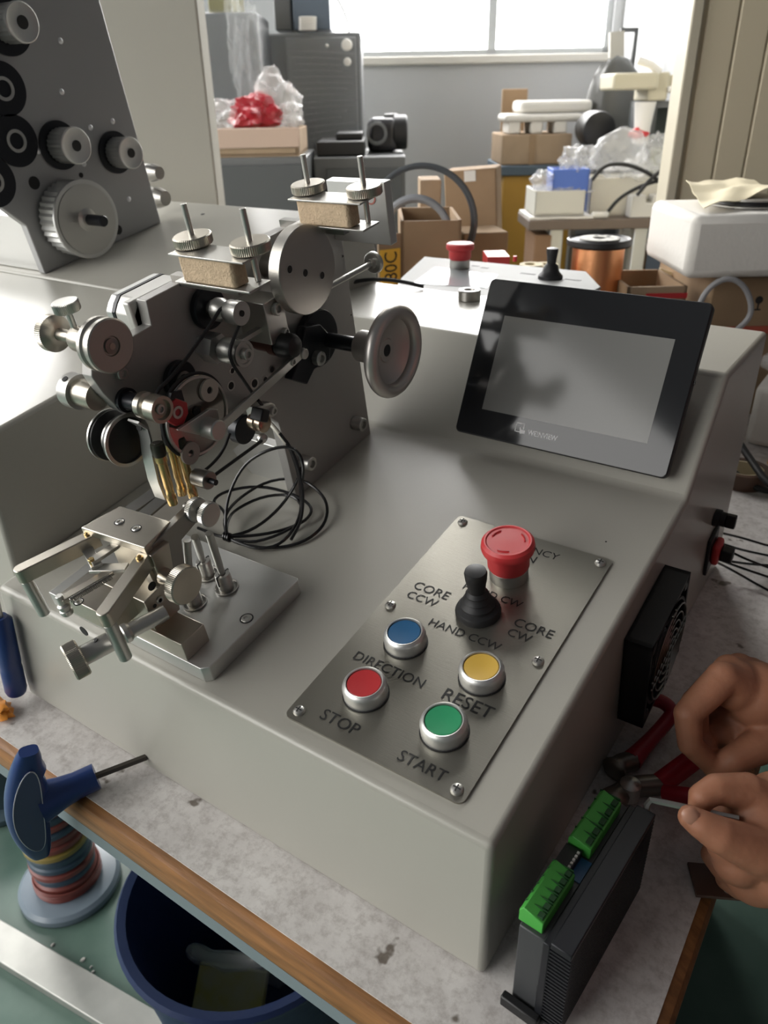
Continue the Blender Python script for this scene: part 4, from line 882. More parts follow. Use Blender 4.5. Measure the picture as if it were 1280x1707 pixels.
# pliers
pl = thing('pliers', 'red handled pliers lying open on the bench near the hands', 'pliers', Zp(1075, 1290, 0))
def zt(L, r, name, mat, sm=2, seg=12): return G().tube([Zp(u, v, z) for u, v, z in L], r, seg, False, sm).build(name, mat, pl, angle=60)
zt([(1052, 1268, .010), (1078, 1240, .012), (1108, 1207, .014), (1122, 1188, .018), (1110, 1172, .022), (1086, 1164, .024), (1060, 1166, .024)], [.0085, .0085, .008, .0075, .0070, .0066, .0062, .006], 'handle', REDH)
zt([(1098, 1308, .010), (1125, 1288, .014), (1160, 1262, .020), (1200, 1235, .026)], .0085, 'handle', REDH)
zt([(1020, 1285, .010), (1035, 1272, .010), (1058, 1268, .010)], [.005, .009, .0105, .0095, .008], 'jaw', TOOL)
zt([(1012, 1345, .008), (1040, 1315, .010), (1062, 1310, .010), (1100, 1308, .010)], [.003, .006, .010, .011, .009, .008], 'jaw', TOOL)
q = Zp(1052, 1303, .020); G().lathe((q.x, q.y, .004), (0, 0, 1), [(.008, 0), (.008, .014), (.005, .017), (.0005, .018)], 20).build('pivot', STEEL, pl)
zt([(1108, 1322, .020), (1135, 1325, .026), (1175, 1330, .030)], .0062, 'handle_end', REDH)
# brown plate near the corner of the bench
FB = Matrix.Translation(Zp(1178, 1462, 0.004)) @ Matrix.Rotation(math.radians(28), 4, 'Z')
bpz = G(FB).box(-.010, .030, -.014, .012, -.0036, -.0010).build('phenolic_plate', BROWNP, label='small dark brown plate with an eyelet under the lower hand', cat='plate', bevel=.0004)
G(FB).ring((.012, -.008, -.0010), (0, 0, 1), .0017, .003, .0009, 18).build('eyelet', STEEL, bpz)

# ================================================================ the person's hands
def cp(u, v, d): return CAM + ray(u, v) * d
person = thing('person', 'bare hands of a person reaching in from the right, holding a hex key', 'person', Zp(1290, 1300, 0))
def hand(name, chains, extra=(), voxel=.0016):
    g = G()
    for ch in chains:
        P = [cp(u, v, d) for u, v, d, r in ch]; Rr = [r * .001 for *_, r in ch]
        # resample smoothly
        pts, rs = [], []
        for i in range(len(P) - 1):
            for k in range(4): t = k / 4; pts.append(P[i].lerp(P[i + 1], t)); rs.append(Rr[i] * (1 - t) + Rr[i + 1] * t)
        pts.append(P[-1]); rs.append(Rr[-1])
        g.tube(pts, rs, 14)
        for i in range(len(P)): g.blob(P[i], (Rr[i],) * 3, 0, 1, 0, 3)
    for u, v, d, r in extra: g.blob(cp(u, v, d), (r * .001,) * 3, 0, 1, 0, 3)
    o = g.build(name, SKIN, person, angle=180)
    m_ = o.modifiers.new('remesh', 'REMESH'); m_.mode = 'VOXEL'; m_.voxel_size = voxel; m_.use_smooth_shade = True
    m_ = o.modifiers.new('smooth', 'SMOOTH'); m_.factor = .6; m_.iterations = 7
    return o
W1 = (1352, 1182, .590, 21)
h1 = hand('arm', [
    [(1700, 1250, .66, 34), (1480, 1205, .615, 27), W1],
    [W1, (1275, 1160, .578, 17), (1205, 1130, .560, 12.5), (1146, 1190, .552, 10.0), (1150, 1240, .556, 9.0), (1182, 1272, .562, 7.8)],
    [W1, (1280, 1150, .590, 17), (1216, 1118, .578, 12.5), (1158, 1172, .574, 10.2), (1160, 1228, .578, 9.2), (1192, 1262, .584, 8.0)],
    [W1, (1290, 1145, .603, 16), (1232, 1114, .596, 12.0), (1182, 1160, .596, 9.8), (1180, 1215, .600, 8.8), (1205, 1250, .604, 7.8)],
    [W1, (1300, 1145, .615, 14), (1252, 1118, .612, 11), (1215, 1158, .614, 8.6), (1210, 1205, .616, 7.8), (1228, 1235, .618, 7.0)],
    [W1, (1305, 1215, .575, 18), (1262, 1246, .564, 13), (1222, 1266, .560, 10.5), (1192, 1282, .562, 8.4)],
], extra=[(1262, 1158, .577, 25), (1225, 1142, .572, 19), (1295, 1195, .580, 25), (1215, 1190, .592, 14), (1195, 1225, .588, 15), (1225, 1215, .588, 15), (1175, 1240, .575, 9)])
W2 = (1400, 1442, .505, 22)
h2 = hand('arm', [
    [(1750, 1560, .56, 36), (1540, 1490, .525, 28), W2],
    [W2, (1310, 1370, .500, 17), (1245, 1320, .497, 12.5), (1194, 1315, .492, 9.8), (1170, 1328, .490, 8.6), (1166, 1342, .491, 7.4)],
    [W2, (1320, 1390, .515, 17), (1250, 1350, .517, 12), (1205, 1345, .515, 9.5), (1185, 1368, .513, 8.5), (1192, 1392, .511, 7.6)],
    [W2, (1320, 1420, .522, 17), (1260, 1395, .527, 12), (1208, 1398, .525, 9.6), (1190, 1425, .522, 8.8), (1205, 1450, .519, 7.8)],
    [W2, (1320, 1450, .522, 15), (1275, 1440, .528, 11), (1225, 1440, .527, 9.0), (1212, 1465, .524, 8.0), (1232, 1482, .520, 7.2)],
    [W2, (1325, 1440, .492, 20), (1262, 1418, .478, 15), (1200, 1392, .472, 11.5), (1168, 1374, .473, 9.2), (1150, 1362, .475, 7.6)],
], extra=[(1300, 1440, .495, 27), (1262, 1452, .503, 22), (1232, 1432, .492, 17), (1268, 1375, .497, 22), (1295, 1335, .505, 19), (1212, 1408, .490, 13), (1250, 1345, .500, 15)])
# the rest of the person stands to the right of the bench, out of frame
bx, by = .44, .30
body = G()
body.lathe((bx, by, -.30), (0, 0, 1), [(.14, 0), (.165, .06), (.155, .22), (.165, .45), (.17, .60), (.15, .70), (.08, .76), (.055, .78)], 28)
for sy, hx in ((1, 0), (-1, 1)):
    sh_ = Vector((bx - .02, by + .20 * sy, .36)); el_ = Vector((bx - .04, by + .27 * sy, .10)); wr_ = cp(1480, 1205, .615) if sy > 0 else cp(1540, 1490, .525)
    body.tube([Vector((bx, by + .10 * sy, .40)), sh_, sh_.lerp(el_, .5), el_, el_.lerp(wr_, .45), el_.lerp(wr_, .82)], [.09, .075, .055, .05, .045, .042], 16)
body.build('shirt', SHIRT, person, angle=180)
lg_ = G()
for sy in (1, -1): lg_.tube([(bx, by + .08 * sy, -.22), (bx, by + .09 * sy, -.48), (bx - .01, by + .09 * sy, -.745)], [.095, .07, .05], 16)
lg_.build('trousers', TROUS, person, angle=180)
G().blob((bx - .02, by, .62), (.085, .075, .11), .03, 1, 2, 4).tube([(bx, by, .44), (bx - .01, by, .56)], .05, 14).build('head', SKIN, person, angle=180)
G().blob((bx + .01, by, .665), (.088, .082, .085), .06, 3, 5, 4).build('hair', HAIR, person, angle=180)
def nail(u, v, d, r, a, parent):
    c = cp(u, v, d); e1 = RC[0] * math.cos(a) + RC[1] * math.sin(a); e2 = -RC[0] * math.sin(a) + RC[1] * math.cos(a); e3 = -RC[2]
    g = G(Matrix(((e1.x, e2.x, e3.x, c.x), (e1.y, e2.y, e3.y, c.y), (e1.z, e2.z, e3.z, c.z), (0, 0, 0, 1)))); g.blob((0, 0, 0), (r * .0013, r * .001, .0022), 0, 1, 0, 2); g.build('nail', NAIL, parent)
nail(1152, 1361, .4688, 5, .5, h2)
# hex key held in the lower hand
a_, b_, c_ = cp(1076, 1362, .500), cp(1080, 1332, .498), cp(1200, 1358, .487)
G().tube([a_, a_.lerp(b_, .7), b_.lerp(c_, .04), b_.lerp(c_, .12), c_, c_ + (c_ - b_) * .25], .0021, 6).build('hex_key', STEEL, label='bright L-shaped hex key pinched in the lower hand', cat='hex key')

# ================================================================ under the bench
fs1 = Zp(118, 1470, -.745)
ws = thing('wire_spool', 'grey spool of red and blue wire standing on the green floor', 'spool', (fs1.x, fs1.y, -.75))
G().lathe((fs1.x, fs1.y, -.75), (0, 0, 1), [(.075, 0), (.086, .003), (.086, .014), (.080, .020), (.045, .024)], 48).build('flange', nmat('blue_grey_spool', (0.20, 0.25, 0.30), 0.3), ws)
for k in range(14): 
    G().lathe((fs1.x, fs1.y, -.726 + k * .016), (0, 0, 1), [(.049 + .002 * (k % 2), 0), (.055 - .0015 * (k % 3), .004), (.055 - .0015 * (k % 3), .012), (.049, .016)], 36).build('wire_layer', (WIRER, WIRER, WIREB, WIRER, WIREB, WIREB, WIREY, WIRER, WIRER, WIREB, WIRER, WIREB, WIRER, WIRER)[k], ws)
for k in range(5):
    z = -.722 + k * .004; G().tube([(fs1.x + (.056 + .0015 * math.sin(3 * a + k)) * math.cos(a), fs1.y + (.056) * math.sin(a), z + .002 * math.sin(2 * a + k)) for a in [2 * PI * i / 36 for i in range(36)]], .0016, 6, True).build('loose_turn', WIRER, ws)
q = Zp(10, 1325, -.74); G().lathe((q.x, q.y, -.75), (0, 0, 1), [(.06, 0), (.075, .004), (.075, .016), (.05, .022), (.045, .12), (.07, .125), (.07, .135)], 36).build('wire_spool', nmat('dark_spool', (0.05, 0.08, 0.10), 0.35), label='dark empty spool at the left edge under the bench', cat='spool')
# bucket
bc = Zp(500, 1640, -.50); bc = Vector((-.425, .172, -.75))
bk = G().lathe((bc.x, bc.y, -.75), (0, 0, 1), [(.115, 0), (.120, .004), (.158, .29), (.166, .292), (.168, .300), (.164, .306), (.153, .304), (.150, .29), (.113, .010), (.002, .010)], 56).build('bucket', BUCKET, label='deep blue plastic bucket under the bench edge', cat='bucket')
q = Vector((bc.x - .02, bc.y - .03, -.735))
FK = Matrix.Translation((bc.x - .015, bc.y - .045, -.63)) @ Matrix.Rotation(math.radians(25), 4, 'Z') @ Matrix.Rotation(math.radians(38), 4, 'X')
G(FK).box(-.05, .05, -.035, .035, -.02, .0).build('paper_packet', nmat('yellow_stained_paper', (0.62, 0.58, 0.50), 0.8, vcol=(0.60, 0.50, 0.12), var=.3, vscale=14), label='paper packet with yellow print inside the blue bucket', cat='packet', bevel=.002)
G().tube([Vector((bc.x - .085, bc.y - .045, -.585)), Vector((bc.x - .055, bc.y - .045, -.575)), Vector((bc.x - .01, bc.y - .03, -.57)), Vector((bc.x + .04, bc.y + .0, -.555)), Vector((bc.x + .08, bc.y + .02, -.535))], [.006, .011, .013, .010, .014, .012, .012, .014, .010], 14, False, 1).build('plastic_strip', FILM, label='twisted clear plastic strip across the blue bucket', cat='plastic')
FK = Matrix.Translation((bc.x + .02, bc.y + .05, -.62)) @ Matrix.Rotation(.5, 4, 'Z') @ Matrix.Rotation(.5, 4, 'Y')
G(FK).box(-.02, .02, -.02, .02, -.07, .05).build('foam_piece', FOAM, label='white foam piece standing in the blue bucket', cat='foam', bevel=.006)
# copper coil on the floor right of the bucket
q = Zp(640, 1700, -.70); G().lathe((q.x + .05, q.y + .04, -.75), (0, 0, 1), [(.03, 0), (.055, .004), (.06, .03), (.055, .06), (.03, .064)], 32).build('copper_coil', COPPER, label='copper wire coil on the floor beside the bucket', cat='coil')
# aluminium bar on the floor
p0_, p1_ = Zp(-60, 1535, -.74), Zp(330, 1770, -.74); d_ = (p1_ - p0_).normalized(); n_ = Vector((-d_.y, d_.x, 0))
G().bar(p0_ + Vector((0, 0, -.0)), p1_, n_ * .026, (0, 0, .0095)).build('floor_bar', nmat('dull_aluminium', (0.50, 0.50, 0.47), 0.45, 0.6, var=.15, vscale=20), label='dull aluminium bar lying on the green floor', cat='bar', bevel=.002)
for k, (u, v, r) in enumerate(((88, 1575, .0025), (138, 1600, .003), (155, 1620, .002), (180, 1645, .002), (152, 1612, .0018), (172, 1690, .003), (60, 1372, .004), (160, 1665, .0018))):
    q = Zp(u, v, -.749); G().blob((q.x, q.y, -.7485), (r, r * 1.4, .0012), .3, 2, k, 2).build('chip', FOAM if k != 6 else BLK, label='tiny pale swarf chip on the green floor' if k != 6 else 'small black fleck on the green floor by the spool', cat='chip', group='swarf chips on the floor' if k != 6 else None)
# ================================================================ behind the machine (room frame: r right, d away, z)
# rear bench carrying cartons, spool and the second machine's console
rb = thing('rear_workbench', 'second white-topped bench behind the winding machine', 'table', (-.35, 1.1, -.75))
G().box(-1.02, .45, .79, 1.50, -.03, 0).build('table_top', TABLE, rb)
for x, y in ((-.97, .84), (.40, .84), (-.97, 1.45), (.40, 1.45)): G().box(x - .02, x + .02, y - .02, y + .02, -.75, -.03).build('leg', CABM, rb)
# second machine console
m2 = thing('second_winding_machine', 'second grey machine console with red emergency stop behind the touch screen', 'machine', (-.36, .70, 0))
zc = .262
P = [Zp(u, v, zc) for u, v in ((640, 486), (664, 463), (704, 427), (743, 420), (977, 452), (1002, 478), (1000, 500))]
g = G(); yb = P[2].y
pts = [(P[0].x, .592), (P[1].x, P[1].y), (P[2].x, P[2].y), (P[4].x, P[4].y), (P[5].x, P[5].y), (P[5].x + .004, .592)]
g.prism(pts, 2, .0, zc - .004).build('body', GREY, m2, bevel=.002)
G().prism([((x - pts[0][0]) * .985 + pts[0][0] + .003, (y - .592) * .985 + .594) for x, y in pts], 2, zc - .0038, zc).build('panel', nmat('pale_grey_panel', (0.27, 0.275, 0.27), 0.62), m2, bevel=.001)
a_, b_, c_, d_ = (Zp(u, v, zc + .0006) for u, v in ((688, 472), (725, 445), (830, 458), (812, 480)))
g = G(); g.add([(p.x, p.y, zc + .0006) for p in (a_, b_, c_, d_)] + [(p.x, p.y, zc - .001) for p in (a_, b_, c_, d_)], [(0, 1, 2, 3), (4, 7, 6, 5), (0, 4, 5, 1), (1, 5, 6, 2), (2, 6, 7, 3), (3, 7, 4, 0)]); g.build('glossy_screen', nmat('glossy_grey_film', (0.42, 0.46, 0.48), 0.10), m2)
q = Zp(766, 447, zc); 
e2 = G().lathe((q.x, q.y, zc), (0, 0, 1), [(.0140, 0), (.0145, .001), (.0145, .012), (.0138, .0125)], 30).build('emergency_stop', STEEL, m2)
G().lathe((q.x, q.y, zc + .0125), (0, 0, 1), [(.0145, 0), (.0160, .003), (.0160, .012), (.0195, .014), (.0205, .017), (.0195, .0215), (.017, .0228), (.0155, .0222), (.001, .0224)], 40).build('cap', RED, e2)
q = Zp(917, 464, zc)
j2 = G().lathe((q.x, q.y, zc), (0, 0, 1), [(.0165, 0), (.0165, .004), (.012, .0085), (.0105, .012), (.0095, .016), (.0062, .020)], 30).build('joystick', RUB, m2)
G().lathe((q.x, q.y, zc + .0195), (0, 0, 1), [(.006, 0), (.0066, .008), (.0080, .016), (.0076, .0195), (.004, .0205), (.0005, .0206)], 24).build('grip', BLK, j2)
for u, v, w_ in ((793, 443, .012), (808, 446, .012), (880, 456, .022), (955, 466, .022)):
    q = Zp(u, v, zc + .0004); G().box(q.x - w_ / 2, q.x + w_ / 2, q.y - .003, q.y + .003, zc - .0005, zc + .0004).build('print_mark', INK, m2)
q = Zp(858, 436, zc); G().cyl((q.x, q.y, zc), (q.x, q.y, zc + .008), .003, 12).build('red_lamp', RED, m2)
# ring and black hose on the console top
q = Zp(782, 500, .2722)
G().lathe((q.x, q.y, .2722), (0, 0, 1), [(.0068, 0), (.0125, 0), (.0130, .0006), (.0130, .0110), (.0122, .0120), (.0072, .0120), (.0066, .011), (.0068, 0)], 36, closed_ends=False).build('steel_collar', STEELD, label='dark steel collar ring standing on the console top', cat='collar')
G().tube([Zp(u, v, z) for u, v, z in ((575, 476, .276), (600, 467, .280), (640, 465, .284), (680, 471, .280), (706, 478, .275))], .0024, 10, False, 2).build('hose', BLK, label='thin black hose lying across the console top', cat='hose')

def rbox(name, u0, u1, v0, v1, d, dep, mat, label, cat, base=None, bev=.004, parent=None, rot=0, group=None):
    vm = (v0 + v1) / 2; r0 = rm(u0, vm, d).x; r1 = rm(u1, vm, d).x; zt_ = rm((u0 + u1) / 2, v0, d).z; zb = rm((u0 + u1) / 2, v1, d).z if base is None else base
    g = G(FR @ Matrix.Translation(((r0 + r1) / 2, d, 0)) @ Matrix.Rotation(math.radians(rot), 4, 'Z')); w_ = (r1 - r0) / 2
    g.box(-w_, w_, 0, dep, zb, zt_)
    return g.build(name, mat, parent, bevel=bev, label=label, cat=cat, group=group)
def rzone(u, v, d): return rm(u, v, d)

# -- wrapped cabinets at the left of the back wall
LB = -.75
ch = rm(440, 262, 2.75).z
cb = rbox('steel_cabinet', 362, 512, 262, 345, 2.55, .36, CABM, 'low grey steel cabinet under the cardboard tray', 'cabinet', LB)
rbox('door_panel', 370, 506, 275, 345, 2.54, .012, CABD, None, None, LB + .05, .002, cb)
cb2 = rbox('steel_cabinet', 524, 676, 262, 345, 2.75, .5, CABM, 'low grey steel cabinet under the black machine', 'cabinet', LB)
rbox('door_panel', 545, 670, 280, 345, 2.74, .012, CABD, None, None, LB + .05, .002, cb2)
z1 = rm(436, 262, 2.55).z; z2 = rm(600, 262, 2.75).z
wc = rbox('wrapped_cabinet', 340, 438, 20, 262, 2.95, .3, CABD, 'dark cabinet loosely wrapped in crinkled clear plastic', 'cabinet', LB, .01)
rbox('plastic_wrap', 336, 442, 16, 255, 2.93, .015, FILM2, None, None, None, .01, wc)
rbox('top_box', 345, 384, -30, 14, 3.0, .3, nmat('olive_box', (0.20, 0.19, 0.10), 0.6), 'olive box on top of the crinkled plastic cabinet', 'box', rm(360, 20, 2.95).z)
for k, (u, v, ru, rv) in enumerate(((395, 60, .03, .10), (405, 120, .025, .12), (425, 90, .02, .12), (375, 195, .05, .04))):
    c_ = rm(u, v, 2.90); G(FR).blob((c_.x, c_.y, c_.z), (ru, .012, rv), .7, 2.4, k + 11, 4).build('wrap_fold', FILM3, wc)
wc2 = rbox('wrapped_cabinet', 452, 604, 54, 262, 3.3, .5, CABD, 'tall grey cabinet under tight stretch wrap', 'cabinet', LB, .01)
rbox('door_panel', 482, 596, 62, 262, 3.288, .012, CABM, None, None, rm(540, 262, 3.3).z, .004, wc2)
rbox('plastic_wrap', 448, 607, 50, 262, 3.27, .012, FILM2, None, None, rm(540, 262, 3.3).z, .006, wc2)
for k in range(16):                       # stretched pleats of the wrap
    v = 85 + k * 11; a_ = rm(480 + 6 * (k % 3), v, 3.268); b_ = rm(600 - 10 * (k % 4), v + 6 - k * 1.6, 3.268)
    G(FR).tube([a_, a_.lerp(b_, .5) + Vector((0, 0, .004)), b_], .0035, 6, False, 1).build('wrap_pleat', FILM2, wc2)
for u, v, r in ((578, 75, .02), (579, 103, .014), (545, 76, .006)):
    c_ = rm(u, v, 3.26); G(FR).lathe((c_.x, c_.y, c_.z), (0, -1, 0), [(r, 0), (r * .8, .006), (r * .2, .009)], 18).build('knob', WHT, wc2)
rbox('stacked_unit', 455, 484, -60, 52, 3.35, .3, CABM, 'narrow grey unit standing on the stretch-wrapped cabinet', 'unit', rm(470, 49, 3.27).z + .002)
su = rbox('stacked_unit', 487, 549, -60, 52, 3.32, .35, nmat('blue_grey_unit', (0.10, 0.13, 0.17), 0.45), 'blue-grey unit with a pale spring on the stretch-wrapped cabinet', 'unit', rm(518, 49, 3.27).z + .002)
for k in range(5):
    c_ = rm(513, 30 + k * 4.6, 3.30); G(FR).tube([(c_.x + .028 * math.cos(a), c_.y + .014 * math.sin(a), c_.z) for a in [2 * PI * i / 20 for i in range(20)]], .0048, 6, True).build('spring_coil', WHT, su)
c_ = [rm(u, v, 3.85) for u, v in ((552, -20), (568, 8), (578, 30), (582, 55))]
G(FR).tube(c_, .006, 8, False, 2).build('hanging_cable', RUB, label='thin dark cable hanging in front of the window', cat='cable')
# cardboard tray with bags
tz = rm(430, 262, 2.55).z
r0, r1 = rm(353, 240, 2.56).x, rm(498, 240, 2.56).x; zt1 = rm(425, 216, 2.56).z
ty = thing('cardboard_tray', 'worn cardboard tray holding red and clear bags', 'box', FR @ Vector(((r0 + r1) / 2, 2.6, tz)))
for x0, x1, d0, d1 in ((r0, r1, 2.56, 2.575), (r0, r1, 2.87, 2.885), (r0, r0 + .014, 2.56, 2.88), (r1 - .014, r1, 2.56, 2.88)): G(FR).box(x0, x1, d0, d1, tz, zt1).build('side', CARDL, ty, bevel=.003)
G(FR).box(r0, r1, 2.56, 2.88, tz, tz + .01).build('bottom', CARDL, ty)
G(FR).box(r0 - .004, r1 + .004, 2.553, 2.562, zt1 - .05, zt1 + .004).build('rim_band', nmat('pink_card', (0.50, 0.37, 0.30), 0.8), ty, bevel=.003)
def bag(u, v, d, rx, ry, rz, mat, label, amp=.4, fr=1.8, seed=1, cat='bag'):
    c_ = rm(u, v, d); return G(FR).blob((c_.x, c_.y, c_.z), (rx, ry, rz), amp, fr, seed, 4, True).build('plastic_bag' if mat is not REDBAG else 'red_bag', mat, label=label, cat=cat)
bag(428, 194, 2.70, .066, .06, .055, REDBAG, 'shiny red plastic bag in the cardboard tray', .5, 2.2, 4)
bag(462, 182, 2.76, .070, .06, .095, FILM, 'tall clear bag behind the red bag in the tray', .5, 2.0, 6)
bag(382, 198, 2.72, .085, .07, .05, FILM, 'clear bag at the left end of the tray', .4, 2.0, 8)
bag(482, 196, 2.72, .04, .05, .04, FILM, 'small clear bag at the right end of the tray', .5, 2.2, 9)
# black flat unit and black round machine on the low cabinet
bz = rm(590, 262, 2.75).z
rbox('flat_black_unit', 528, 608, 236, 262, 2.80, .3, BLK, 'flat black slab unit on the low cabinet', 'unit', bz + .001)
rbox('flat_black_unit', 560, 604, 222, 236, 2.88, .2, BLK, 'smaller black slab stacked behind the flat unit', 'unit', rm(555, 236, 2.80).z + .001)
bm_ = rbox('black_machine', 612, 662, 197, 250, 2.95, .2, nmat('black_machine_case', (0.03, 0.03, 0.035), 0.4), 'square black motor unit with round port on the low cabinet', 'machine', bz + .001, .02)
c_ = rm(628, 222, 2.945); G(FR).ring((c_.x, c_.y, c_.z), (0, -1, 0), .026, .036, .02, 28).build('port', CABM, bm_)
c_ = rm(655, 222, 2.95); G(FR).cyl((c_.x, 3.0, c_.z), (c_.x + .05, 3.0, c_.z), .055, 24).build('drum', BLK, bm_)
rbox('socket_box', 640, 664, 190, 198, 3.0, .1, CABM, None, None, rm(640, 197, 2.95).z, .003, bm_)
# -- cartons and tubing behind the second console
cz = 0.001
ct = thing('open_carton', 'open brown carton with an orange label, tubing coils inside', 'box', FR @ Vector((rm(715, 450, 1.45).x, 1.5, 0)))
r0, r1 = rm(668, 420, 1.45).x, rm(768, 420, 1.45).x; zt1 = rm(720, 368, 1.45).z
for x0, x1, d0, d1 in ((r0, r1, 1.45, 1.456), (r0, r1, 1.64, 1.646), (r0, r0 + .006, 1.45, 1.646), (r1 - .006, r1, 1.45, 1.646)): G(FR).box(x0, x1, d0, d1, cz, zt1).build('side', CARD, ct)
G(FR).box(r0, r1, 1.45, 1.646, cz, cz + .006).build('bottom', CARD, ct)
# left side flap with label
FL = FR @ Matrix.Translation((r0, 1.45, 0)) @ Matrix.Rotation(math.radians(28), 4, 'Z')
G(FL).box(-.045, 0, 0, .005, cz, zt1 - .02).build('flap', CARDL, ct)
l0 = rm(655, 428, 1.44); 
G(FL).box(-.043, -.002, -.0016, -.0002, zt1 - .115, zt1 - .045).build('orange_label', YLAB, ct)
letters('lettering', '180C', Vector((-.022, -.002, zt1 - .080)), (0, 0, 1), (-1, 0, 0), .060, INK, ct, FL, cap=.026)
def coil_t(u, v, d, R_, tilt, n, mat, label, r=.008):
    c_ = rm(u, v, d); t_ = thing('tube_coil', label, 'tube', FR @ Vector((c_.x, c_.y, c_.z - R_)))
    for k in range(n):
        F_ = FR @ Matrix.Translation((c_.x, c_.y + .012 * k, c_.z)) @ Matrix.Rotation(math.radians(tilt), 4, 'Z')
        G(F_).tube([((R_ - .004 * (k % 2)) * math.cos(a), 0, (R_ - .004 * (k % 2)) * math.sin(a)) for a in [2 * PI * i / 48 for i in range(48)]], r, 8, True).build('turn', mat, t_)
coil_t(703, 372, 1.50, .098, -8, 2, nmat('smoky_tube', (0.10, 0.11, 0.12), 0.15, alpha=0.85), 'large smoky tubing coil standing in the carton', .004)
coil_t(694, 392, 1.47, .062, -12, 3, nmat('shiny_grey_tube', (0.30, 0.31, 0.33), 0.12, alpha=0.9), 'smaller shiny tubing coil at the front of the carton', .005)
FT_ = FR @ Matrix.Translation((rm(800, 340, 1.75).x, 1.75, 0)) @ Matrix.Rotation(math.radians(-14), 4, 'Z') @ Matrix.Rotation(math.radians(-4), 4, 'Y')
tc_ = G(FT_).box(-.055, .055, 0, .10, 0.012, rm(800, 282, 1.75).z).build('tall_carton', CARD, label='tall brown carton standing behind the tubing', cat='box', bevel=.003)
G(FT_).box(-.012, .012, -.0012, 0, rm(790, 302, 1.75).z, rm(790, 284, 1.75).z).build('tape_patch', WHT, tc_)
rbox('flat_carton', 772, 848, 388, 425, 1.60, .10, CARD, 'low brown carton leaning by the tall carton', 'box', cz, .002, rot=8)
rbox('flat_carton', 700, 735, 300, 360, 1.80, .1, CARDL, 'brown carton half hidden behind the tubing coil', 'box', cz, .002)
rbox('red_booklet', 812, 850, 428, 434, 1.30, .06, REDD, 'thin red booklet behind the second console', 'booklet', cz, .001)
rbox('black_post', 745, 762, 312, 345, 1.86, .03, BLK, 'short black post behind the cartons', 'post', cz)
# white tape rolls
for k, (u, v) in enumerate(((886, 440), (910, 440))):
    c_ = rm(u, v, 1.28); G(FR).ring((c_.x, c_.y, cz), (0, 0, 1), .011, .019, c_.z - cz, 26).build('paper_core', PAPER, label=('left', 'right')[k] + ' of two pale paper cores beside the copper spool', cat='core', group='paper cores')
# copper spool on a carton
c_ = rm(1000, 393, 1.30); zt1 = c_.z; R_ = .0515
rbox('support_carton', 950, 1026, 520, 600, 1.24, .12, CARD, 'carton under the copper wire spool', 'box', cz)
zb = rm(1000, 520, 1.235).z + .001
cs2 = thing('copper_spool', 'black-flanged spool of bright copper wire behind the touch screen', 'spool', FR @ Vector((c_.x, 1.30, zb)))
G(FR).lathe((c_.x, 1.30, zb), (0, 0, 1), [(R_, 0), (R_, .010), (R_ * .7, .012)], 44).build('flange', BLK, cs2)
G(FR).lathe((c_.x, 1.30, zb + .011), (0, 0, 1), [(R_ * .80, 0), (R_ * .80, zt1 - zb - .020)], 44).build('copper_winding', COPPER, cs2)
G(FR).lathe((c_.x, 1.30, zt1 - .018), (0, 0, 1), [(R_ * .6, 0), (R_ * .95, .003), (R_, .006), (R_, .013), (R_ * .94, .015), (R_ * .88, .012), (R_ * .62, .012), (R_ * .6, .014), (R_ * .18, .014), (R_ * .16, .006), (.001, .006)], 48).build('flange', BLK, cs2)
G(FR).ring((c_.x, 1.30, zt1 - .004), (0, 0, 1), R_ * .22, R_ * .62, .0012, 20).build('torn_label', nmat('torn_paper', (0.62, 0.61, 0.56), 0.8, vcol=(0.06, 0.06, 0.06), var=.9, vscale=60, ramp=(.36, .44)), cs2)
# -- right edge: cartons, black case, foam block
rbox('black_case', 1132, 1180, 388, 520, 1.50, .2, nmat('black_teal_case', (0.012, 0.02, 0.028), 0.4), 'upright black case beside the foam block', 'case', cz)
rp_ = rbox('ridged_strip', 1116, 1134, 420, 480, 1.46, .02, WHT, 'white ridged plastic strip leaning on the black case', 'strip', cz, .001)
for k in range(8):
    v = 420 + k * 7.2; c_ = rm(1116, v + 3, 1.458); G(FR).cyl((c_.x - .003, c_.y, c_.z), (c_.x + .012, c_.y, c_.z), .0028, 10).build('ridge', WHT, rp_)
oc = thing('carton_tray', 'open brown carton tray right of the copper spool', 'box', FR @ Vector((rm(1095, 480, 1.22).x, 1.25, 0)))
r0, r1 = rm(1046, 480, 1.22).x, rm(1146, 480, 1.22).x; zt1 = rm(1095, 478, 1.22).z
for x0, x1, d0, d1, m_ in ((r0, r1, 1.22, 1.225, CARDL), (r0, r1, 1.35, 1.355, CARD), (r0, r0 + .005, 1.22, 1.355, CARD), (r1 - .005, r1, 1.22, 1.355, CARD)): G(FR).box(x0, x1, d0, d1, cz, zt1).build('side', m_, oc)
G(FR).box(r0, r1, 1.22, 1.355, cz, cz + .005).build('bottom', CARD, oc)
G(FR).box(r0 + .03, r1 + .001, 1.2185, 1.22, zt1 - .018, zt1 - .010).build('red_stripe', REDD, oc)
c_ = rm(1090, 440, 1.4)
for k, (u, rot) in enumerate(((1070, 20), (1090, -25))):
    c_ = rm(u, 450, 1.38); F_ = FR @ Matrix.Translation((c_.x - .02, 1.40, 0)) @ Matrix.Rotation(math.radians(rot), 4, 'Y'); G(F_).box(-.016, .016, 0, .004, .04, rm(u, 440, 1.4).z).build('paper_slip', (PAPER, WHT)[k], label=('cream', 'white')[k] + ' paper slip standing behind the carton tray', cat='paper')
fz = rm(1215, 458, 1.20).z
cr_ = rbox('shipping_carton', 1182, 1330, 462, 560, 1.22, .25, CARD, 'brown shipping carton with fragile symbols under the foam block', 'box', cz, .003)
r_ = rm(1265, 500, 1.22); sgn = G(FR)
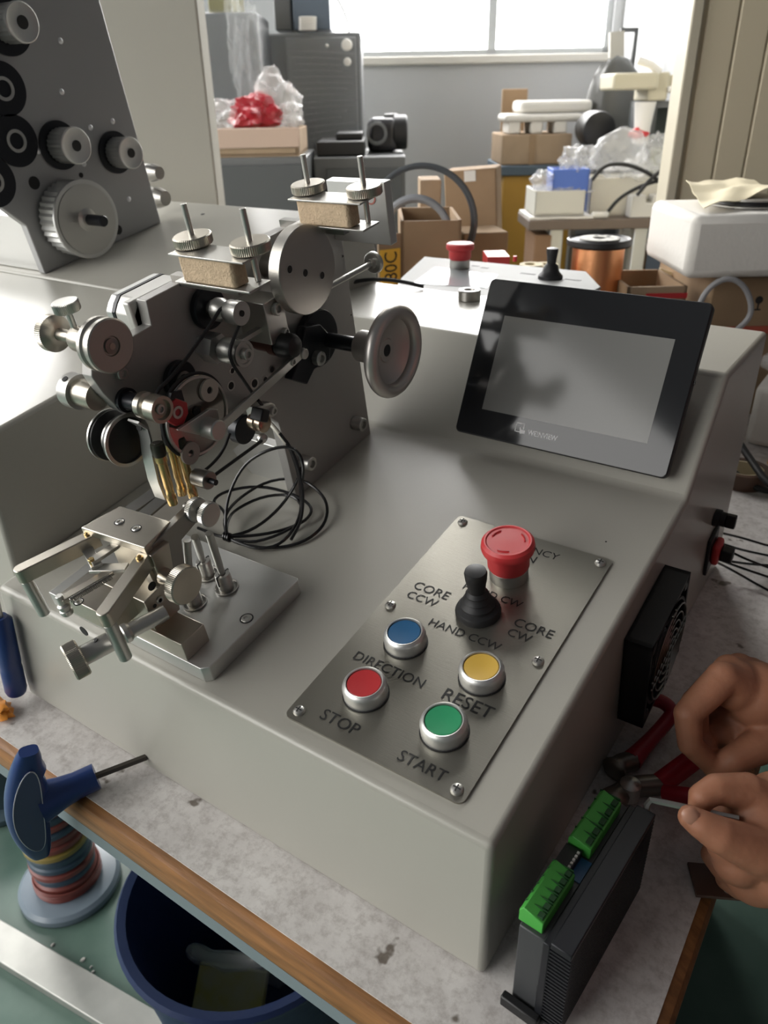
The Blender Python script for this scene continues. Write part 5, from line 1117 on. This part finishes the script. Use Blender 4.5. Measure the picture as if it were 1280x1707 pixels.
sgn.lathe((r_.x, 1.2195, r_.z), (0, -1, 0), [(.006, 0), (.006, .0004)], 16); sgn.box(r_.x - .001, r_.x + .001, 1.2190, 1.2196, r_.z - .014, r_.z); sgn.box(r_.x - .005, r_.x + .005, 1.2190, 1.2196, r_.z - .016, r_.z - .014)
sgn.build('glass_symbol', INK, cr_)
q0_, q1_ = rm(1205, 545, 1.218), rm(1275, 556, 1.218)
G(FR).box(q0_.x, q1_.x + .03, 1.2185, 1.2196, q1_.z, q0_.z).build('red_band', nmat('faded_red_print', (0.40, 0.08, 0.05), 0.7), cr_)
fb = rbox('foam_block', 1150, 1340, 358, 458, 1.17, .20, FOAM, 'thick white foam block at the right edge', 'foam', fz + .0, .012)
fzt = rm(1245, 358, 1.17).z
c_ = rm(1235, 350, 1.25); rl = thing('silver_reel', 'silver reel lying on the white foam block', 'reel', FR @ Vector((c_.x + .02, 1.27, fzt)))
G(FR).lathe((c_.x + .02, 1.27, fzt + .0005), (0, 0, 1), [(.05, 0), (.056, .001), (.056, .003), (.048, .004)], 40).build('flange', STEEL, rl)
G(FR).lathe((c_.x + .02, 1.27, fzt + .004), (0, 0, 1), [(.046, 0), (.046, .006)], 36).build('core', BLK, rl)
G(FR).lathe((c_.x + .02, 1.27, fzt + .010), (0, 0, 1), [(.05, 0), (.056, .001), (.056, .003), (.048, .004), (.001, .004)], 40).build('flange', STEEL, rl)
def sheet(name, P, th, mat, label, cat, amp=.006, seed=0, F=FR):
    # gently rumpled sheet spanned by four corners
    n = 10; vs_, fs_ = [], []
    A, B, C_, D_ = map(Vector, P)
    for s_ in (0, 1):
        for i in range(n + 1):
            for j in range(n + 1):
                u, v = i / n, j / n; p = A * (1 - u) * (1 - v) + B * u * (1 - v) + C_ * u * v + D_ * (1 - u) * v
                p = p + Vector((0, 0, amp * noise.noise(Vector((u * 3 + seed, v * 3, seed))) - s_ * th)); vs_.append(p)
    m_ = (n + 1) ** 2
    for i in range(n):
        for j in range(n):
            a = i * (n + 1) + j; fs_ += [(a, a + 1, a + n + 2, a + n + 1), (m_ + a, m_ + a + n + 1, m_ + a + n + 2, m_ + a + 1)]
    for i in range(n):
        for a, b in ((i, i + 1), ((n) * (n + 1) + i, (n) * (n + 1) + i + 1)): fs_.append((a, b, m_ + b, m_ + a))
        for a, b in ((i * (n + 1), (i + 1) * (n + 1)), (i * (n + 1) + n, (i + 1) * (n + 1) + n)): fs_.append((a, b, m_ + b, m_ + a))
    return G(F).add(vs_, fs_).build(name, mat, label=label, cat=cat)
pz = fzt
a_ = rm(1168, 352, 1.20); b_ = rm(1300, 352, 1.24)
sheet('paper_sheet', ((a_.x, 1.19, pz + .008), (b_.x, 1.26, pz + .026), (b_.x, 1.37, pz + .028), (a_.x + .03, 1.36, pz + .030)), .001, PAPER, 'cream paper sheet lying over the silver reel', 'paper', .010, 3)
# grey cable loop in front of the shipping carton
c_ = [rm(u, v, 1.16) for u, v in ((1160, 545), (1165, 505), (1185, 475), (1215, 462), (1240, 475), (1253, 505), (1250, 530), (1228, 550))]
G(FR).tube(c_, .0042, 8, False, 2).build('cable_loop', GREYC, label='grey cable loop in front of the shipping carton', cat='cable')
# -- brown table with trays at the back
td = 2.6
tz = rm(1000, 366, td).z
bt = thing('side_table', 'dark brown side table on aluminium legs', 'table', FR @ Vector((rm(1000, 366, td).x, td + .2, -.75)))
r0, r1 = rm(882, 366, td).x, rm(1114, 366, td).x
TD1 = .22
G(FR).box(r0, r1, td, td + TD1, tz - .03, tz).build('table_top', DWOOD, bt, bevel=.003)
for u in (930, 1072):
    r_ = rm(u, 400, td).x
    for dd in (td + .03, td + .16): G(FR).box(r_ - .022, r_ + .022, dd, dd + .044, -.75, tz - .03).build('leg', ALU, bt, bevel=.003)
def tray(name, u0, u1, v0, d0, dep, mat, label, cat, base, th=.006):
    vm = v0 + 20; r0, r1 = rm(u0, vm, d0).x, rm(u1, vm, d0).x; zt_ = rm((u0 + u1) / 2, v0, d0).z
    o = thing(name, label, cat, FR @ Vector(((r0 + r1) / 2, d0 + dep / 2, base)))
    for x0, x1, a, b in ((r0, r1, d0, d0 + th), (r0, r1, d0 + dep - th, d0 + dep), (r0, r0 + th, d0, d0 + dep), (r1 - th, r1, d0, d0 + dep)): G(FR).box(x0, x1, a, b, base, zt_).build('side', mat, o, bevel=.002)
    G(FR).box(r0, r1, d0, d0 + dep, base, base + th).build('bottom', mat, o)
    return o, zt_
TB = tz + .001
tw_, wz = tray('white_tray', 892, 975, 318, td + .02, .18, nmat('white_tray', (0.62, 0.60, 0.54), 0.5), 'white plastic tray holding the blue bin', 'tray', TB + .012)
sheet('paper_stack', ((rm(884, 355, td).x, td + .01, TB + .008), (rm(990, 358, td).x, td + .01, TB + .008), (rm(990, 358, td).x, td + .21, TB + .008), (rm(884, 355, td).x, td + .21, TB + .008)), .007, WHT, 'stack of white papers under the white tray', 'paper', .002, 2)
tray('white_tray', 985, 1112, 296, td + .075, .14, nmat('cream_tray', (0.66, 0.63, 0.55), 0.5), 'wide cream tray under the clear bags', 'tray', TB)
tray('blue_bin', 921, 982, 282, td + .035, .10, BIN, 'small blue plastic bin on the white tray', 'bin', TB + .020)
bag(962, 272, td + .085, .05, .05, .05, FILM, 'crumpled clear bag spilling out of the blue bin', .5, 2.2, 31)
bag(905, 305, td + .06, .035, .04, .035, FILM, 'small clear bag hanging over the left of the white tray', .4, 2.0, 32)
bag(1035, 258, td + .145, .082, .06, .075, FILM, 'large round clear bag on the cream tray', .3, 1.6, 33)
bag(1095, 262, td + .145, .058, .05, .065, FILM, 'upright clear bag at the right of the cream tray', .45, 2.0, 34)
bag(1060, 288, td + .12, .085, .06, .035, FILM, 'flat clear bag along the cream tray', .5, 2.4, 35)
bag(940, 318, td + .05, .07, .02, .016, FILM, 'flattened clear film over the front of the white tray', .5, 3.0, 36)
def foamcut(u0, u1, v0, v1, d, label):
    r0, r1 = rm(u0, v0, d).x, rm(u1, v0, d).x; zt_ = rm(u0, v0, d).z; w_ = r1 - r0
    pts = [(r0, TB), (r1, TB), (r1, zt_), (r0 + w_ * .62, zt_), (r0 + w_ * .62, zt_ - (zt_ - TB) * .35), (r0 + w_ * .42, zt_ - (zt_ - TB) * .35), (r0 + w_ * .42, zt_), (r0, zt_)]
    G(FR).prism(pts, 1, d, d + .055).build('foam_cradle', FOAM, label=label, cat='foam', bevel=.004)
foamcut(1054, 1112, 326, 362, td + .01, 'notched white foam cradle on the side table')
for k, (u, v) in enumerate(((1000, 357), (1078, 360))):
    c_ = rm(u, v, td + .03); G(FR).lathe((c_.x - .03, td + .0 + .02, TB + .010), (1, 0, 0), [(.006, 0), (.010, .004), (.010, .05), (.006, .054)], 18).build('white_plug', WHT, label=('left', 'right')[k] + ' white plug lying at the front of the side table', cat='plug', group='white plugs')
for k, L in enumerate(([(1012, 352), (1030, 330), (1060, 312), (1095, 300), (1112, 303)], [(985, 300), (1005, 275), (1040, 272), (1075, 285), (1095, 300)], [(1060, 325), (1080, 300), (1105, 280)])):
    G(FR).tube([rm(u, v, td + .0 - .012 * k + .0) + Vector((0, -.01, 0)) for u, v in L], .006, 8, False, 2).build('black_cable', RUB, label=('long black cable looping over the tray edge', 'black cable arching over the clear bags', 'short black cable at the right of the trays')[k], cat='cable')
# under the side table
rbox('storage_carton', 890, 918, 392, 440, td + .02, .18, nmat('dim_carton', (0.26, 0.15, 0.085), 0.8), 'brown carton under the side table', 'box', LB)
rbox('storage_carton', 1085, 1112, 410, 450, td + .02, .15, CARD, 'small brown carton under the right of the side table', 'box', LB)
# -- ochre cabinet with carton and foam
od = 3.3
oz = rm(900, 288, od).z
oc2 = rbox('ochre_cabinet', 836, 950, 292, 430, od, .4, ORANGE, 'ochre cabinet below the foam packing', 'cabinet', LB)
rbox('dark_board', 834, 954, 276, 291, od - .02, .40, SLATE, 'slate blue board on the ochre cabinet', 'board', rm(900, 292, od).z + .001)
bz2 = rm(900, 276, od - .02).z + .001
fc = rbox('foam_carton', 836, 952, 224, 276, od + .02, .3, CARDL, 'brown carton filled with white foam packing', 'box', bz2)
rbox('tape_strip', 882, 892, 224, 276, od + .016, .004, CARD, None, None, bz2, .0005, fc)
fz2 = rm(895, 224, od + .02).z + .001
fp = thing('foam_packing', 'white foam packing with legs on the carton', 'foam', FR @ Vector((rm(910, 224, od).x, od + .1, fz2)))
for u0, u1 in ((848, 868), (885, 905), (925, 945)):
    r0, r1 = rm(u0, 210, od + .05).x, rm(u1, 210, od + .05).x; G(FR).box(r0, r1, od + .05, od + .22, fz2, rm(880, 196, od + .05).z).build('foam_leg', FOAM, fp, bevel=.006)
r0, r1 = rm(842, 195, od + .04).x, rm(972, 195, od + .04).x; G(FR).box(r0, r1, od + .04, od + .25, rm(880, 204, od + .04).z, rm(880, 190, od + .04).z).build('foam_slab', FOAM, fp, bevel=.012)
r0, r1 = rm(868, 180, od + .06).x, rm(988, 180, od + .06).x; G(FR).box(r0, r1, od + .06, od + .28, rm(880, 189, od + .05).z, rm(880, 168, od + .05).z).build('foam_slab', FOAM, fp, bevel=.014)
rbox('brown_board', 836, 878, 148, 225, od + .42, .02, CARD, 'brown board standing behind the foam packing', 'board', LB)
# dark motor and black sack
c_ = rm(990, 225, 3.2)
dm = thing('dark_motor', 'dark round motor on a stand in front of the black sack', 'motor', FR @ Vector((c_.x, 3.1, LB)))
G(FR).lathe((c_.x, 3.12, c_.z + .02), (0, 1, 0), [(.03, 0), (.058, .01), (.062, .03), (.062, .13), (.05, .15)], 30).build('body', BLK, dm)
G(FR).box(c_.x - .05, c_.x + .05, 3.14, 3.22, LB, c_.z - .03).build('stand', CABD, dm)
c_ = rm(1022, 205, 3.4)
zs_ = rm(1022, 250, 3.35).z; G(FR).blob((c_.x, 3.43, zs_ + .115), (.105, .06, .21), .15, 1.6, 41, 4, True).build('black_sack', nmat('black_sack', (0.085, 0.085, 0.08), 0.4, bump=.7, bscale=30), label='draped black sack behind the dark motor', cat='sack')
rbox('sack_box', 985, 1060, 250, 330, 3.35, .15, CABD, 'dark box under the black sack', 'box', LB)
# ivory instrument at the right of the window
sd_ = 2.84
sh_ = thing('dark_shelf', 'dark shelf unit under the ivory instrument', 'shelf', FR @ Vector((rm(1110, 230, sd_).x, sd_ + .2, LB)))
r0, r1 = rm(1078, 240, sd_).x, rm(1165, 240, sd_).x; zt_ = rm(1110, 168, sd_).z
G(FR).box(r0, r1, sd_ + .22, sd_ + .24, LB, zt_).build('back', nmat('dark_green_shelf', (0.06, 0.075, 0.07), 0.6), sh_)
G(FR).box(r0, r1, sd_, sd_ + .24, zt_ - .02, zt_).build('top', CABM, sh_); G(FR).box(r0, r0 + .02, sd_, sd_ + .24, LB, zt_ - .02).build('side', CABD, sh_); G(FR).box(r0, r1, sd_, sd_ + .24, -.2, -.18).build('board', CABM, sh_)
iv = thing('ivory_instrument', 'ivory bench instrument on the dark shelf beside the window', 'instrument', FR @ Vector((rm(1080, 150, sd_).x, sd_, zt_)))
r0, r1 = rm(1022, 140, sd_ - .05).x, rm(1098, 140, sd_ - .05).x
G(FR).box(r0, r1, sd_ - .05, sd_ + .12, rm(1060, 150, sd_ - .05).z, rm(1060, 121, sd_ - .05).z).build('head', IVORY, iv, bevel=.008)
r2 = rm(1112, 140, sd_).x; G(FR).box(r1 - .02, r2, sd_ - .02, sd_ + .14, zt_ + .0005, rm(1100, 120, sd_).z).build('column', IVORY, iv, bevel=.006)
r3 = rm(1150, 140, sd_).x; G(FR).prism([(r2, rm(1110, 150, sd_).z), (rm(1138, 150, sd_).x, rm(1110, 150, sd_).z), (r3, rm(1110, 126, sd_).z), (r2, rm(1110, 124, sd_).z)], 1, sd_ + .02, sd_ + .14).build('tail', IVORY, iv, bevel=.004)
G(FR).tube([rm(u, v, sd_ - .01) for u, v in ((1062, 100), (1085, 108), (1100, 120))], .012, 8).build('lever', WHT, iv)
r4 = rm(1072, 200, sd_ - .03).x; G(FR).lathe((r4, sd_ - .03, rm(1072, 240, sd_ - .03).z), (0, 0, 1), [(.026, 0), (.026, .05), (.034, rm(1072, 170, sd_ - .03).z - rm(1072, 240, sd_ - .03).z)], 20).build('white_column', WHT, iv)
G(FR).tube([rm(u, v, sd_ - .02) for u, v in ((1112, 150), (1130, 148), (1150, 160), (1165, 175))], .01, 8, False, 1).build('cable', WHT, iv)
fr_ = G(FR); r0, r1 = rm(1032, 80, 3.6).x, rm(1062, 80, 3.6).x; z0_, z1_ = rm(1045, 122, 3.6).z, rm(1045, 46, 3.6).z
fr_.box(r0, r0 + .015, 3.6, 3.62, z0_ - .9, z1_).box(r0 + .055, r0 + .07, 3.6, 3.62, z0_ - .9, z1_).box(r0, r0 + .07, 3.6, 3.62, z1_ - .015, z1_)
fr_.build('picture_frame', CABD, label='narrow black frame leaning at the wall corner', cat='frame')
FQ = FR @ Matrix.Translation((rm(1055, 90, 3.55).x, 3.55, 0)) @ Matrix.Rotation(math.radians(-6), 4, 'Y')
G(FQ).box(-.025, .03, 0, .03, -.3, rm(1055, 50, 3.55).z).build('grey_panel', nmat('warm_grey_panel', (0.42, 0.40, 0.35), 0.6), label='warm grey panel leaning against the black frame', cat='panel')
so = G(FR); c_ = rm(1098, 45, 3.2); rr_ = FRI @ (FR @ Vector((c_.x, 3.2, c_.z)))
so.box(cr - .012, cr - .0005, 3.15, 3.23, c_.z - .04, c_.z + .04); so = so.build('wall_socket', BLK, label='black plug in a wall socket on the side wall', cat='socket', bevel=.006)
G(FR).tube([Vector((cr - .01, 3.19, c_.z - .03)), Vector((cr - .03, 3.19, c_.z - .12)), Vector((cr - .05, 3.17, c_.z - .25)), Vector((cr - .12, 3.15, c_.z - .36))], .007, 8, False, 2).build('plug_cable', CABD, so)
rbox('green_folder', 1085, 1112, 245, 300, td + .20, .012, nmat('olive_folder', (0.25, 0.26, 0.14), 0.6), 'olive folder leaning behind the clear bags', 'folder', TB, .002, rot=0)
c_ = rm(1065, 222, td + .20); G(FR).blob((c_.x, c_.y, c_.z), (.03, .02, .018), .3, 2, 51, 3).build('red_tag', RED, label='small red cap poking up between the clear bags', cat='cap')
